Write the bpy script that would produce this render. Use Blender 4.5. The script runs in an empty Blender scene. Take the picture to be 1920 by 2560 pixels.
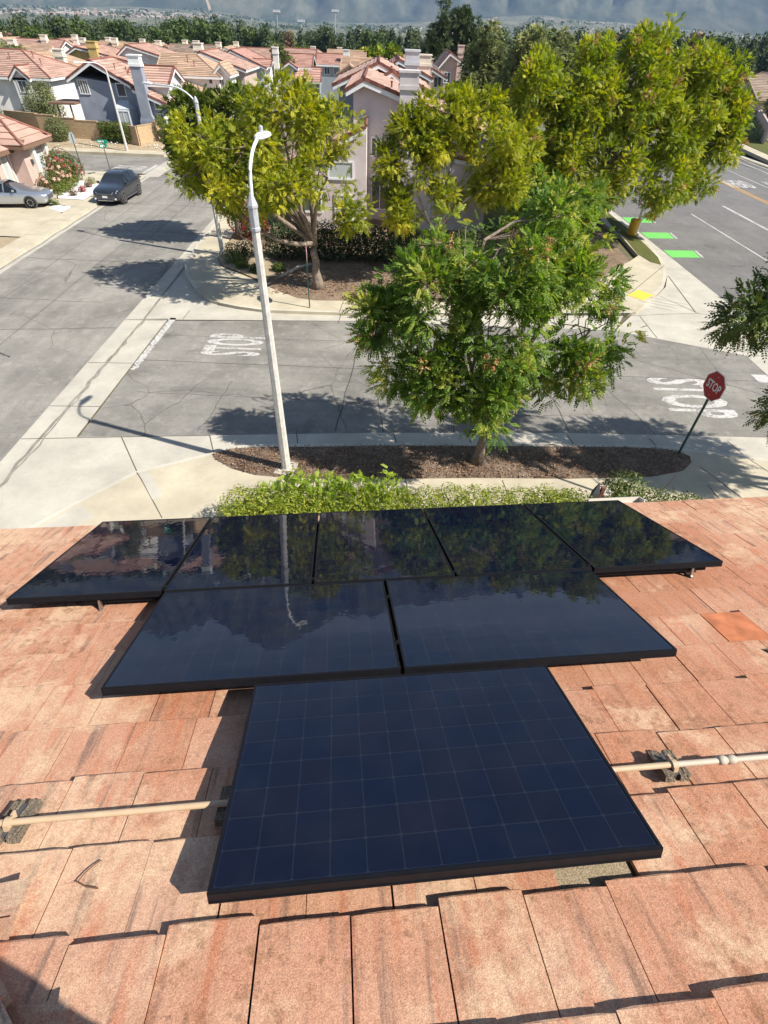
import bpy, bmesh, math, random
import numpy as np
from mathutils import Matrix, Vector
SC = bpy.context.scene
COL = SC.collection
R = math.radians
PI = math.pi

# ------------------------------------------------------------------ camera
cam_d = bpy.data.cameras.new('camera')
cam = bpy.data.objects.new('camera', cam_d)
COL.objects.link(cam)
CR = Vector((0.9994911, -0.0020557, 0.0318310))
CD = Vector((0.0215295, -0.6928402, -0.7207698))
CF = Vector((0.0235355, 0.7210883, -0.6924434))
CAMZ = 9.0
m = Matrix.Identity(4)
for i in range(3):
    m[i][0] = CR[i]; m[i][1] = -CD[i]; m[i][2] = -CF[i]
m[2][3] = CAMZ
cam.matrix_world = m
cam_d.sensor_fit = 'VERTICAL'; cam_d.sensor_height = 36.0
cam_d.lens = 1264.95 / 2560 * 36.0
cam_d.clip_start = 0.05; cam_d.clip_end = 30000
SC.camera = cam

# ------------------------------------------------------------------ light
SUN_DIR = Vector((0.67013512, -0.24137568, 0.70189508)).normalized()
sun_d = bpy.data.lights.new('sun', 'SUN')
sun_d.energy = 5.0; sun_d.angle = R(0.53); sun_d.color = (1.0, 0.945, 0.86)
sun = bpy.data.objects.new('sun', sun_d)
COL.objects.link(sun)
sun.rotation_euler = SUN_DIR.to_track_quat('Z', 'Y').to_euler()
sun.location = (20, -10, 40)
W = bpy.data.worlds.new("World"); SC.world = W; W.use_nodes = True
nt = W.node_tree; nt.nodes.clear()
wo = nt.nodes.new('ShaderNodeOutputWorld'); bg = nt.nodes.new('ShaderNodeBackground')
sky = nt.nodes.new('ShaderNodeTexSky'); sky.sky_type = 'NISHITA'; sky.sun_disc = False
sky.sun_elevation = math.asin(SUN_DIR.z); sky.sun_rotation = math.atan2(SUN_DIR.x, SUN_DIR.y)
sky.air_density = 1.0; sky.dust_density = 0.6; sky.ozone_density = 1.2
geo = nt.nodes.new('ShaderNodeTexCoord')
mp = nt.nodes.new('ShaderNodeMapping'); mp.inputs['Scale'].default_value = (1.0, 1.0, 5.0)
nz = nt.nodes.new('ShaderNodeTexNoise'); nz.inputs['Scale'].default_value = 2.6
nz.inputs['Detail'].default_value = 6
rmp = nt.nodes.new('ShaderNodeMapRange'); rmp.inputs[1].default_value = 0.62; rmp.inputs[2].default_value = 0.86
rmp.inputs[4].default_value = 0.75
mx = nt.nodes.new('ShaderNodeMix'); mx.data_type = 'RGBA'
mx.inputs[7].default_value = (8.0, 9.0, 10.8, 1)
nt.links.new(geo.outputs['Generated'], mp.inputs[0]); nt.links.new(mp.outputs[0], nz.inputs['Vector'])
sx = nt.nodes.new('ShaderNodeSeparateXYZ'); nt.links.new(geo.outputs['Generated'], sx.inputs[0])
bd = nt.nodes.new('ShaderNodeMapRange'); bd.interpolation_type = 'SMOOTHSTEP'; bd.inputs[1].default_value = .24; bd.inputs[2].default_value = .11; bd.inputs[3].default_value = 0; bd.inputs[4].default_value = .25
nt.links.new(sx.outputs[2], bd.inputs[0]); ad_ = nt.nodes.new('ShaderNodeMath'); ad_.operation = 'ADD'
nt.links.new(nz.outputs[0], ad_.inputs[0]); nt.links.new(bd.outputs[0], ad_.inputs[1]); nt.links.new(ad_.outputs[0], rmp.inputs[0]); nt.links.new(rmp.outputs[0], mx.inputs[0])
nt.links.new(sky.outputs[0], mx.inputs[6]); nt.links.new(mx.outputs[2], bg.inputs[0])
bg.inputs[1].default_value = 0.073
nt.links.new(bg.outputs[0], wo.inputs[0])
SC.view_settings.view_transform = 'Standard'; SC.view_settings.look = 'None'
SC.view_settings.exposure = 0.74; SC.view_settings.gamma = 1.0
SC.view_settings.use_curve_mapping = False
SC.render.engine = 'CYCLES'
try:
    SC.cycles.use_denoising = True
    SC.cycles.denoiser = 'OPENIMAGEDENOISE'
    SC.cycles.denoising_input_passes = 'RGB_ALBEDO_NORMAL'
except Exception:
    pass
SC.cycles.max_bounces = 6; SC.cycles.diffuse_bounces = 3; SC.cycles.glossy_bounces = 3
SC.cycles.transmission_bounces = 3; SC.cycles.caustics_reflective = False; SC.cycles.caustics_refractive = False
SC.cycles.sample_clamp_indirect = 4.0

# ------------------------------------------------------------------ materials
MATS = {}
class NB:
    """small node helper"""
    def __init__(s, name):
        s.m = bpy.data.materials.new(name); s.m.use_nodes = True
        s.t = s.m.node_tree; s.t.nodes.clear()
        s.out = s.n('ShaderNodeOutputMaterial')
        s.p = s.n('ShaderNodeBsdfPrincipled')
        s.t.links.new(s.p.outputs[0], s.out.inputs[0])
        s.tc = s.n('ShaderNodeTexCoord')
        MATS[name] = s.m
    def n(s, k): return s.t.nodes.new(k)
    def l(s, a, b): s.t.links.new(a, b)
    def noise(s, scale, detail=4, rough=.55, vec=None, stretch=None):
        k = s.n('ShaderNodeTexNoise'); k.inputs['Scale'].default_value = scale
        k.inputs['Detail'].default_value = detail; k.inputs['Roughness'].default_value = rough
        v = vec if vec is not None else s.tc.outputs['Object']
        if stretch:
            mp = s.n('ShaderNodeMapping'); mp.inputs['Scale'].default_value = stretch
            s.l(v, mp.inputs[0]); v = mp.outputs[0]
        s.l(v, k.inputs['Vector']); return k.outputs[0]
    def rng(s, v, a, b, c=0., d=1.):
        k = s.n('ShaderNodeMapRange'); s.l(v, k.inputs[0])
        for i, x in enumerate((a, b, c, d)): k.inputs[i + 1].default_value = x
        return k.outputs[0]
    def math(s, op, a, b=0.):
        k = s.n('ShaderNodeMath'); k.operation = op
        for i, x in enumerate((a, b)):
            if isinstance(x, (int, float)): k.inputs[i].default_value = x
            else: s.l(x, k.inputs[i])
        return k.outputs[0]
    def mix(s, f, a, b, mode='MIX'):
        k = s.n('ShaderNodeMix'); k.data_type = 'RGBA'; k.blend_type = mode
        for i, x in ((0, f), (6, a), (7, b)):
            if isinstance(x, (int, float)): k.inputs[i].default_value = x
            elif isinstance(x, tuple): k.inputs[i].default_value = (*x, 1)
            else: s.l(x, k.inputs[i])
        return k.outputs[2]
    def col(s, c):
        if isinstance(c, tuple): s.p.inputs['Base Color'].default_value = (*c, 1)
        else: s.l(c, s.p.inputs['Base Color'])
    def bump(s, h, strength=.3, dist=.02):
        k = s.n('ShaderNodeBump'); k.inputs['Strength'].default_value = strength
        k.inputs['Distance'].default_value = dist
        s.l(h, k.inputs['Height']); s.l(k.outputs[0], s.p.inputs['Normal'])
    def attr(s, name):
        k = s.n('ShaderNodeAttribute'); k.attribute_name = name; return k.outputs['Fac']
    def set(s, rough=.8, spec=.3, metal=0.):
        s.p.inputs['Roughness'].default_value = rough
        s.p.inputs['Specular IOR Level'].default_value = spec
        s.p.inputs['Metallic'].default_value = metal

def simple(name, c, rough=.8, spec=.3, metal=0., var=.12, vs=3., bump=0., bs=60., bd=.01):
    b = NB(name); b.set(rough, spec, metal)
    if var > 0:
        f = b.noise(vs, 5)
        lo = tuple(x * (1 - var) for x in c); hi = tuple(min(1, x * (1 + var)) for x in c)
        b.col(b.mix(b.rng(f, .3, .7), lo, hi))
    else: b.col(c)
    if bump > 0: b.bump(b.noise(bs, 3), bump, bd)
    return b.m

def m_asphalt(name, c, streak=(1, 1, 1), dark=.5, crack=True):
    b = NB(name); b.set(.9, .2)
    big = b.noise(.35, 5, .6)
    st = b.noise(.9, 5, .6, stretch=streak)
    fine = b.noise(38, 4, .8)
    f = b.math('ADD', b.math('MULTIPLY', b.rng(big, .35, .7), .72), b.math('MULTIPLY', b.rng(st, .35, .68), .28))
    k = b.mix(f, tuple(x * (1 - dark) for x in c), tuple(x * 1.12 for x in c))
    k = b.mix(.5, k, b.mix(b.rng(fine, .36, .66), (.2, .2, .2), (.80, .79, .77)), 'OVERLAY'); mid = b.noise(6, 5, .7); k = b.mix(b.math('MULTIPLY', b.rng(mid, .5, .70), .35), k, tuple(x * .42 for x in c)); pale = b.noise(2.3, 5, .7); k = b.mix(b.math('MULTIPLY', b.rng(pale, .52, .7), .4), k, tuple(min(1, x * 1.3) for x in c)); oil = b.noise(.75, 3, .5); k = b.mix(b.math('MULTIPLY', b.rng(oil, .63, .72), .4), k, tuple(x * .4 for x in c))
    if crack:
        v = b.n('ShaderNodeTexVoronoi'); v.feature = 'DISTANCE_TO_EDGE'; v.inputs['Scale'].default_value = .33
        d = b.n('ShaderNodeMix'); d.data_type = 'VECTOR'; d.inputs[0].default_value = .25
        nn = b.n('ShaderNodeTexNoise'); nn.inputs['Scale'].default_value = 1.2; nn.inputs['Detail'].default_value = 5
        b.l(b.tc.outputs['Object'], nn.inputs['Vector'])
        b.l(b.tc.outputs['Object'], d.inputs[4]); b.l(nn.outputs['Color'], d.inputs[5])
        b.l(d.outputs[1], v.inputs['Vector'])
        e = b.rng(v.outputs['Distance'], .0, .006, 1., 0.)
        gate = b.rng(b.noise(.25, 2), .42, .55)
        k = b.mix(b.math('MULTIPLY', b.math('MULTIPLY', e, gate), .75), k, tuple(x * .25 for x in c))
    b.col(k); b.bump(fine, .35, .006)
    return b.m

def m_concrete(name, c, stain=.25):
    b = NB(name); b.set(.85, .25)
    f = b.noise(.8, 6, .65); g = b.noise(7, 5, .7); h = b.noise(70, 3)
    k = b.mix(b.rng(f, .3, .7), tuple(x * (1 - stain) for x in c), tuple(x * 1.06 for x in c))
    k = b.mix(b.math('MULTIPLY', b.rng(g, .5, .75), .35), k, tuple(x * .72 for x in c))
    k = b.mix(.2, k, b.mix(h, (.25, .25, .25), (.75, .75, .75)), 'OVERLAY')
    b.col(k); b.bump(h, .2, .004); return b.m

def m_soil(name, c1, c2, c3):
    b = NB(name); b.set(.95, .15)
    f = b.noise(1.3, 6, .65); g = b.noise(28, 4, .75); h = b.noise(9, 4)
    k = b.mix(b.rng(f, .35, .65), c1, c2)
    k = b.mix(b.rng(g, .56, .68), k, c3)
    k = b.mix(b.math('MULTIPLY', b.rng(h, .4, .65), .45), k, tuple(x * .5 for x in c1))
    b.col(k); b.bump(b.math('ADD', g, h), .8, .04); return b.m

def m_leaf(name, c1, c2, c3, trans=.35, rough=.55):
    """c1 dark .. c2 mid .. c3 new growth, chosen by the per-leaf tint"""
    b = NB(name)
    t = b.attr('tint')
    cr = b.n('ShaderNodeValToRGB')
    cr.color_ramp.elements[0].position = .05; cr.color_ramp.elements[0].color = (*c1, 1)
    cr.color_ramp.elements[1].position = .95; cr.color_ramp.elements[1].color = (*c3, 1)
    e = cr.color_ramp.elements.new(.5); e.color = (*c2, 1)
    b.l(t, cr.inputs[0])
    b.col(cr.outputs[0]); b.set(rough, .3)
    tr = b.n('ShaderNodeBsdfTranslucent')
    hs = b.n('ShaderNodeHueSaturation'); hs.inputs['Saturation'].default_value = 1.15; hs.inputs['Value'].default_value = 1.25
    b.l(cr.outputs[0], hs.inputs['Color']); b.l(hs.outputs[0], tr.inputs[0])
    ms = b.n('ShaderNodeMixShader'); ms.inputs[0].default_value = trans
    b.l(b.p.outputs[0], ms.inputs[1]); b.l(tr.outputs[0], ms.inputs[2]); b.l(ms.outputs[0], b.out.inputs[0])
    return b.m

def m_rooftile(name, c, var=.25):
    b = NB(name); b.set(.85, .25)
    t = b.attr('tint'); f = b.noise(.6, 4); g = b.noise(9, 4)
    k = b.mix(t, tuple(x * (1 - var) for x in c), tuple(min(1, x * (1 + var * .6)) for x in c))
    k = b.mix(b.math('MULTIPLY', b.rng(f, .45, .7), .4), k, tuple(x * .75 for x in c))
    k = b.mix(.35, k, b.mix(b.rng(g, .3, .7), (.3, .3, .3), (.7, .7, .7)), 'OVERLAY')
    b.col(k); return b.m

def m_owntile():
    b = NB('weathered_clay_tile'); b.set(.9, .2)
    t = b.attr('tint')
    uv = b.n('ShaderNodeUVMap'); uv.uv_map = 'tile'
    grain = b.noise(230, 3, .8); grain2 = b.noise(70, 3, .7)
    tone = b.noise(1.1, 4, .6)
    k = b.mix(b.rng(tone, .38, .64), (.53, .302, .195), (.58, .405, .288))
    cr = b.n('ShaderNodeValToRGB'); el = cr.color_ramp; el.elements[0].color = (.40, .205, .135, 1); el.elements[1].color = (.59, .43, .33, 1)
    for p_, c_ in ((.22, (.50, .275, .185)), (.5, (.55, .35, .25)), (.72, (.49, .25, .175))): e_ = el.elements.new(p_); e_.color = (*c_, 1)
    b.l(t, cr.inputs[0]); k = b.mix(.55, k, cr.outputs[0])
    # flashing streaks of the clay: red and grey bands that run up each tile
    sx = b.noise(1.0, 3, .5, vec=uv.outputs[0], stretch=(5.0, .55, 1))
    k = b.mix(b.math('MULTIPLY', b.rng(sx, .52, .68), .65), k, (.47, .17, .095))
    sx2 = b.noise(1.3, 4, .6, vec=uv.outputs[0], stretch=(4.2, .5, 1))
    k = b.mix(b.math('MULTIPLY', b.rng(sx2, .55, .66), .72), k, (.17, .125, .105))
    # lichen and weather stains
    ps = b.n('ShaderNodeVectorMath'); ps.operation = 'DISTANCE'; b.l(b.tc.outputs['Object'], ps.inputs[0]); ps.inputs[1].default_value = (.95, 2.75, 5.85)
    nearp = b.rng(ps.outputs['Value'], 1.6, 3.3, .17, -.05)      # rain-washed redder zone round the panels
    br = b.math('ADD', b.noise(.8, 5, .65), nearp); k = b.mix(b.math('MULTIPLY', b.rng(br, .47, .66), .62), k, (.41, .175, .095))
    spt = b.noise(32, 3, .6); k = b.mix(b.math('MULTIPLY', b.math('MULTIPLY', b.rng(spt, .60, .68), b.rng(b.noise(1.6, 3), .45, .6)), .6), k, (.20, .11, .07))
    li = b.math('SUBTRACT', b.noise(2.2, 6, .72), b.math('MULTIPLY', nearp, .5)); k = b.mix(b.math('MULTIPLY', b.rng(li, .50, .62), .7), k, (.66, .49, .34))
    mo = b.noise(14, 5, .7); gate = b.rng(b.noise(.8, 3), .42, .62)
    k = b.mix(b.math('MULTIPLY', b.math('MULTIPLY', b.rng(mo, .52, .62), gate), .7), k, (.25, .13, .075))
    k = b.mix(.44, k, b.mix(b.rng(grain, .36, .64), (.14, .13, .13), (.88, .87, .86)), 'OVERLAY')
    k = b.mix(.3, k, b.mix(b.rng(grain2, .3, .7), (.25, .25, .25), (.75, .75, .75)), 'OVERLAY')
    k = b.mix(1.0, k, (.96, .905, .85), 'MULTIPLY')
    b.col(k); b.bump(b.math('ADD', grain, grain2), .45, .004)
    return b.m

def m_panel():
    """12 x 8 dark cells in UV units of one cell, seen through glass"""
    b = NB('solar_glass')
    uv = b.n('ShaderNodeUVMap'); uv.uv_map = 'cells'
    sp = b.n('ShaderNodeSeparateXYZ'); b.l(uv.outputs[0], sp.inputs[0])
    fx = b.math('ABSOLUTE', b.math('SUBTRACT', b.math('FRACT', sp.outputs[0]), .5))
    fy = b.math('ABSOLUTE', b.math('SUBTRACT', b.math('FRACT', sp.outputs[1]), .5))
    line = b.math('GREATER_THAN', b.math('MAXIMUM', fx, fy), .487)
    corner = b.math('GREATER_THAN', b.math('ADD', fx, fy), .925)
    g = b.math('MAXIMUM', line, corner)
    cell = b.n('ShaderNodeTexWhiteNoise'); cell.noise_dimensions = '3D'
    fl = b.n('ShaderNodeVectorMath'); fl.operation = 'FLOOR'; b.l(uv.outputs[0], fl.inputs[0])
    oi = b.n('ShaderNodeObjectInfo'); ad = b.n('ShaderNodeVectorMath'); ad.operation = 'ADD'
    b.l(fl.outputs[0], ad.inputs[0]); b.l(oi.outputs['Random'], ad.inputs[1]); b.l(ad.outputs[0], cell.inputs['Vector'])
    c = b.mix(cell.outputs[0], (.0018, .0046, .0175), (.0042, .0048, .0145))
    k = b.mix(g, c, (.013, .017, .026))
    dust = b.noise(3, 5); k = b.mix(b.math('MULTIPLY', b.rng(dust, .45, .8), .03), k, (.2, .19, .17))
    b.col(k); b.set(.22, .0)
    b.p.inputs['Coat Weight'].default_value = 1.0; b.p.inputs['Coat Roughness'].default_value = .018
    b.p.inputs['Coat IOR'].default_value = 1.46
    wv = b.noise(16, 2, .5)
    bp = b.n('ShaderNodeBump'); bp.inputs['Strength'].default_value = .06; bp.inputs['Distance'].default_value = .004
    b.l(wv, bp.inputs['Height']); b.l(bp.outputs[0], b.p.inputs['Coat Normal'])
    return b.m

M = {}
M['road'] = m_asphalt('worn_asphalt', (.305, .288, .255), (2.2, .10, 1), .42)
M['xroad'] = m_asphalt('worn_cross_asphalt', (.285, .27, .24), (.10, 2.2, 1), .45)
M['mroad'] = m_asphalt('main_asphalt', (.185, .178, .170), (1.6, .1, 1), .25, False)
M['conc'] = m_concrete('concrete', (.50, .465, .39))
M['conc2'] = m_concrete('warm_concrete', (.52, .46, .34))
M['concw'] = m_concrete('pale_concrete', (.60, .57, .50), .15)
M['tar'] = simple('tar_crack', (.085, .08, .075), .85, .2, var=.3, vs=5)
M['basket'] = simple('basket_white', (.50, .46, .40), .8, .2)
M['conck'] = m_concrete('kerb_concrete', (.56, .52, .43))
M['joint'] = simple('joint_dirt', (.12, .11, .09), .95, .1)
M['gutstain'] = simple('gutter_dirt', (.25, .23, .195), .95, .1, var=.3, vs=4)
M['soil'] = m_soil('mulch_soil', (.115, .075, .052), (.28, .21, .155), (.44, .36, .28))  # wide brown-to-tan range paints dappled sun patches into the mulch colour
M['soil2'] = m_soil('garden_soil', (.19, .13, .09), (.30, .22, .155), (.42, .33, .25))
M['dirt'] = m_soil('tan_dirt', (.40, .31, .20), (.46, .37, .25), (.27, .20, .13))
M['ground'] = m_soil('dry_ground', (.20, .17, .11), (.13, .13, .07), (.24, .20, .14))
M['grassm'] = m_soil('turf', (.10, .115, .03), (.14, .14, .04), (.20, .17, .07))
M['gravel'] = simple('white_gravel', (.78, .76, .73), .9, .2, var=.2, vs=25, bump=.5, bs=40, bd=.03)
def m_paint(name, c, wear, base=(.24, .23, .21)):
    b = NB(name); b.set(.75, .25); f = b.noise(9, 6, .8); g = b.noise(1.3, 3); h = b.noise(40, 3, .8)
    k = b.mix(b.rng(f, .35, .7), c, tuple(x * .8 for x in c))
    w = b.math('ADD', b.math('MULTIPLY', f, .55), b.math('ADD', b.math('MULTIPLY', g, .25), b.math('MULTIPLY', h, .2)))
    b.col(b.mix(b.rng(w, wear, wear + .06), k, base)); return b.m
M['paint'] = m_paint('road_paint', (.55, .535, .50), .50)
M['ypaint'] = m_paint('yellow_paint', (.66, .34, .07), .62)
M['gpaint'] = m_paint('green_paint', (.17, .56, .12), .64, (.16, .26, .12))
M['tact'] = simple('tactile_yellow', (.80, .52, .07), .7, .3, var=.05, bump=.6, bs=25, bd=.01)
M['tile'] = m_owntile()
M['orange'] = simple('fresh_clay', (.47, .165, .075), .85, .25, var=.28, vs=9, bump=.15, bs=120, bd=.002)
def m_brown():
    b = NB('bare_concrete_tile'); b.set(.9, .2)
    g = b.noise(170, 3, .8); b.col(b.mix(b.rng(g, .36, .66), (.17, .13, .075), (.50, .40, .27)))
    b.bump(g, .7, .004); return b.m
M['brown'] = m_brown()
M['glass_pv'] = m_panel()
M['frame_pv'] = simple('black_anodised', (.008, .008, .010), .5, .2, var=.2, vs=20)
M['alu'] = simple('bare_aluminium', (.6, .6, .6), .4, .5, 1., var=.05)
M['pipe'] = simple('conduit_tan_paint', (.50, .36, .23), .55, .35, var=.10, vs=9)
M['pipe2'] = simple('conduit_pale', (.49, .40, .31), .55, .35, var=.08, vs=9)
def m_block():
    b = NB('crumbling_rubber'); b.set(.9, .2)
    g = b.noise(190, 4, .75); b.col(b.mix(b.rng(g, .38, .62), (.07, .06, .05), (.34, .27, .19)))
    b.bump(g, .9, .01); return b.m
M['block'] = m_block()
M['twig'] = simple('dry_twig', (.16, .085, .045), .9, .1)
M['gutter'] = simple('cream_gutter', (.55, .50, .42), .6, .3, var=.05)
M['polecon'] = simple('pole_concrete', (.55, .53, .49), .8, .25, var=.16, vs=8, bump=.15, bs=90, bd=.003)
M['polecap'] = simple('pole_cap_grey', (.40, .41, .43), .5, .4, var=.15, vs=12)
M['white'] = simple('white_enamel', (.80, .81, .82), .35, .45, var=.03)
M['dkgrey'] = simple('dark_grey', (.08, .08, .085), .6, .3, var=.1)
M['green_post'] = simple('green_post', (.015, .075, .055), .55, .35, var=.25, vs=10)
M['signred'] = simple('sign_red', (.42, .012, .018), .4, .4, var=.06, vs=4)
M['signwhite'] = simple('sign_white', (.80, .78, .76), .45, .4, var=.03)
M['signback'] = simple('sign_back', (.36, .40, .42), .45, .4, .3, var=.08)
M['signgreen'] = simple('sign_green', (.0, .22, .12), .4, .4, var=.05)
M['bark'] = simple('grey_bark', (.22, .175, .135), .95, .1, var=.4, vs=10, bump=.8, bs=18, bd=.03)
M['bark2'] = simple('pale_bark', (.36, .33, .29), .95, .1, var=.35, vs=9, bump=.6, bs=18, bd=.02)
M['barkd'] = simple('dark_bark', (.09, .07, .055), .95, .1, var=.3, vs=9)
M['leaf_near'] = m_leaf('leaf_green', (.075, .140, .024), (.205, .315, .050), (.54, .50, .10), .48)
M['leaf_red'] = m_leaf('seed_pod_red', (.38, .18, .07), (.46, .25, .11), (.50, .33, .15), .3)
M['leaf_yel'] = m_leaf('leaf_yellow_green', (.10, .145, .014), (.30, .34, .024), (.60, .54, .055), .46)
M['leaf_big'] = m_leaf('leaf_olive_green', (.075, .130, .016), (.235, .305, .028), (.50, .48, .050), .45)
M['leaf_dark'] = m_leaf('leaf_dark_green', (.035, .065, .014), (.075, .12, .022), (.16, .19, .04), .25)
M['leaf_olive'] = m_leaf('leaf_grey_olive', (.10, .125, .05), (.235, .26, .105), (.40, .40, .18), .42)
M['leaf_euc'] = m_leaf('leaf_pine', (.028, .050, .018), (.060, .090, .030), (.12, .15, .05), .2)
M['leaf_hedge'] = m_leaf('leaf_hedge', (.10, .15, .020), (.28, .33, .035), (.52, .50, .075), .35)
M['leaf_fern'] = m_leaf('leaf_fern', (.11, .19, .018), (.25, .36, .032), (.42, .50, .06), .4)
M['leaf_hd'] = m_leaf('leaf_ivy', (.018, .035, .010), (.035, .062, .014), (.07, .10, .022), .12)
M['leaf_box'] = m_leaf('leaf_clipped', (.05, .08, .012), (.10, .14, .02), (.17, .20, .03), .2)
M['leaf_brown'] = m_leaf('leaf_rust', (.10, .055, .03), (.17, .10, .05), (.24, .16, .08), .2)
M['leaf_crimson'] = m_leaf('leaf_crimson', (.16, .02, .02), (.30, .035, .04), (.42, .07, .07), .25)
M['petal_pink'] = m_leaf('petal_pink', (.62, .30, .22), (.72, .42, .32), (.78, .60, .45), .3)
M['petal_red'] = m_leaf('petal_red', (.45, .02, .05), (.6, .03, .06), (.7, .08, .1), .3)
M['litter'] = m_leaf('dry_litter', (.11, .05, .025), (.24, .13, .07), (.42, .30, .19), .1)
M['glassw'] = NB('window_glass'); _b = M['glassw']; _b.col(_b.mix(_b.noise(.7, 3), (.05, .06, .07), (.13, .14, .15))); _b.set(.06, .8); M['glassw'] = _b.m
M['blind'] = NB('window_blind'); _b = M['blind']
_w = _b.n('ShaderNodeTexWave'); _w.inputs['Scale'].default_value = 6; _b.l(_b.tc.outputs['Object'], _w.inputs['Vector'])
_b.col(_b.mix(_w.outputs[0], (.42, .46, .46), (.60, .63, .62))); _b.set(.12, .7); M['blind'] = _b.m
M['car_grey'] = simple('car_graphite', (.028, .033, .042), .25, .5, .35, var=0)
M['car_grey'].node_tree.nodes['Principled BSDF'].inputs['Coat Weight'].default_value = 1.0
M['car_silver'] = simple('car_silver', (.46, .49, .53), .28, .5, .75, var=0)
M['car_silver'].node_tree.nodes['Principled BSDF'].inputs['Coat Weight'].default_value = 1.0
M['car_glass'] = simple('car_glass', (.012, .015, .018), .05, .8, var=0)
M['tyre'] = simple('tyre_rubber', (.02, .02, .02), .85, .2, var=0)
M['rim'] = simple('alloy_rim', (.42, .42, .42), .3, .5, .8, var=0)
M['chrome'] = simple('chrome', (.75, .75, .76), .15, .5, 1., var=0)
M['lampw'] = simple('headlamp', (.75, .77, .8), .1, .6, var=0)
M['lampr'] = simple('tail_lamp', (.18, .01, .012), .2, .5, var=0)
M['ycan'] = simple('yellow_plastic', (.72, .40, .03), .5, .4, var=.08)
M['brick'] = NB('tan_block_wall'); _b = M['brick']
_k = _b.n('ShaderNodeTexBrick'); _k.inputs['Scale'].default_value = 1.0; _k.inputs['Brick Width'].default_value = .40
_k.inputs['Row Height'].default_value = .15; _k.inputs['Mortar Size'].default_value = .012
_k.inputs['Color1'].default_value = (.52, .38, .23, 1); _k.inputs['Color2'].default_value = (.45, .31, .18, 1); _k.inputs['Mortar'].default_value = (.30, .22, .14, 1)
_u = _b.n('ShaderNodeUVMap'); _u.uv_map = 'wall'; _b.l(_u.outputs[0], _k.inputs['Vector']); _b.col(_k.outputs[0]); _b.set(.9, .2); M['brick'] = _b.m
def stucco(name, c): return simple('stucco_' + name, c, .92, .15, var=.12, vs=1.2, bump=.35, bs=45, bd=.01)
M['st_pink'] = stucco('blush', (.54, .40, .345)); M['st_mauve'] = stucco('mauve', (.64, .565, .55))
M['st_grey'] = stucco('slate', (.275, .30, .355)); M['st_lgrey'] = stucco('pale_grey', (.50, .53, .56))
M['st_white'] = stucco('white', (.72, .70, .66)); M['st_tan'] = stucco('tan', (.48, .38, .32))
M['st_ochre'] = stucco('ochre', (.55, .39, .15)); M['st_cream'] = stucco('cream', (.74, .66, .54))
M['st_mid'] = stucco('mid_grey', (.30, .33, .36))
M['st_town'] = stucco('town', (.42, .38, .33)); M['st_mauve2'] = stucco('pale_mauve', (.58, .53, .52))
M['trim'] = simple('trim_white', (.76, .77, .76), .6, .3, var=.04)
M['trimc'] = simple('trim_cream', (.78, .72, .62), .7, .25, var=.04)
M['trimd'] = simple('trim_brown', (.20, .12, .08), .7, .25, var=.1)
M['rf_pink'] = m_rooftile('roof_salmon', (.47, .31, .245)); M['rf_red'] = m_rooftile('roof_red', (.47, .275, .22))
M['rf_tan'] = m_rooftile('roof_tan', (.48, .335, .235)); M['rf_brown'] = m_rooftile('roof_brown', (.33, .25, .19))
M['rake'] = m_rooftile('rake_tile', (.23, .095, .07), .4)
M['rock'] = simple('pale_rock', (.62, .60, .56), .9, .2, var=.3, vs=2, bump=.5, bs=8, bd=.1)

# ------------------------------------------------------------------ builders
def tag(o, label=None, cat=None, group=None, kind=None):
    if label: o['label'] = label
    if cat: o['category'] = cat
    if group: o['group'] = group
    if kind: o['kind'] = kind
    return o
def empty(name, loc=(0, 0, 0), label=None, cat=None, group=None, rz=0.):
    o = bpy.data.objects.new(name, None); COL.objects.link(o)
    o.location = loc; o.rotation_euler = (0, 0, rz); o.empty_display_size = .3
    return tag(o, label, cat, group)

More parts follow.
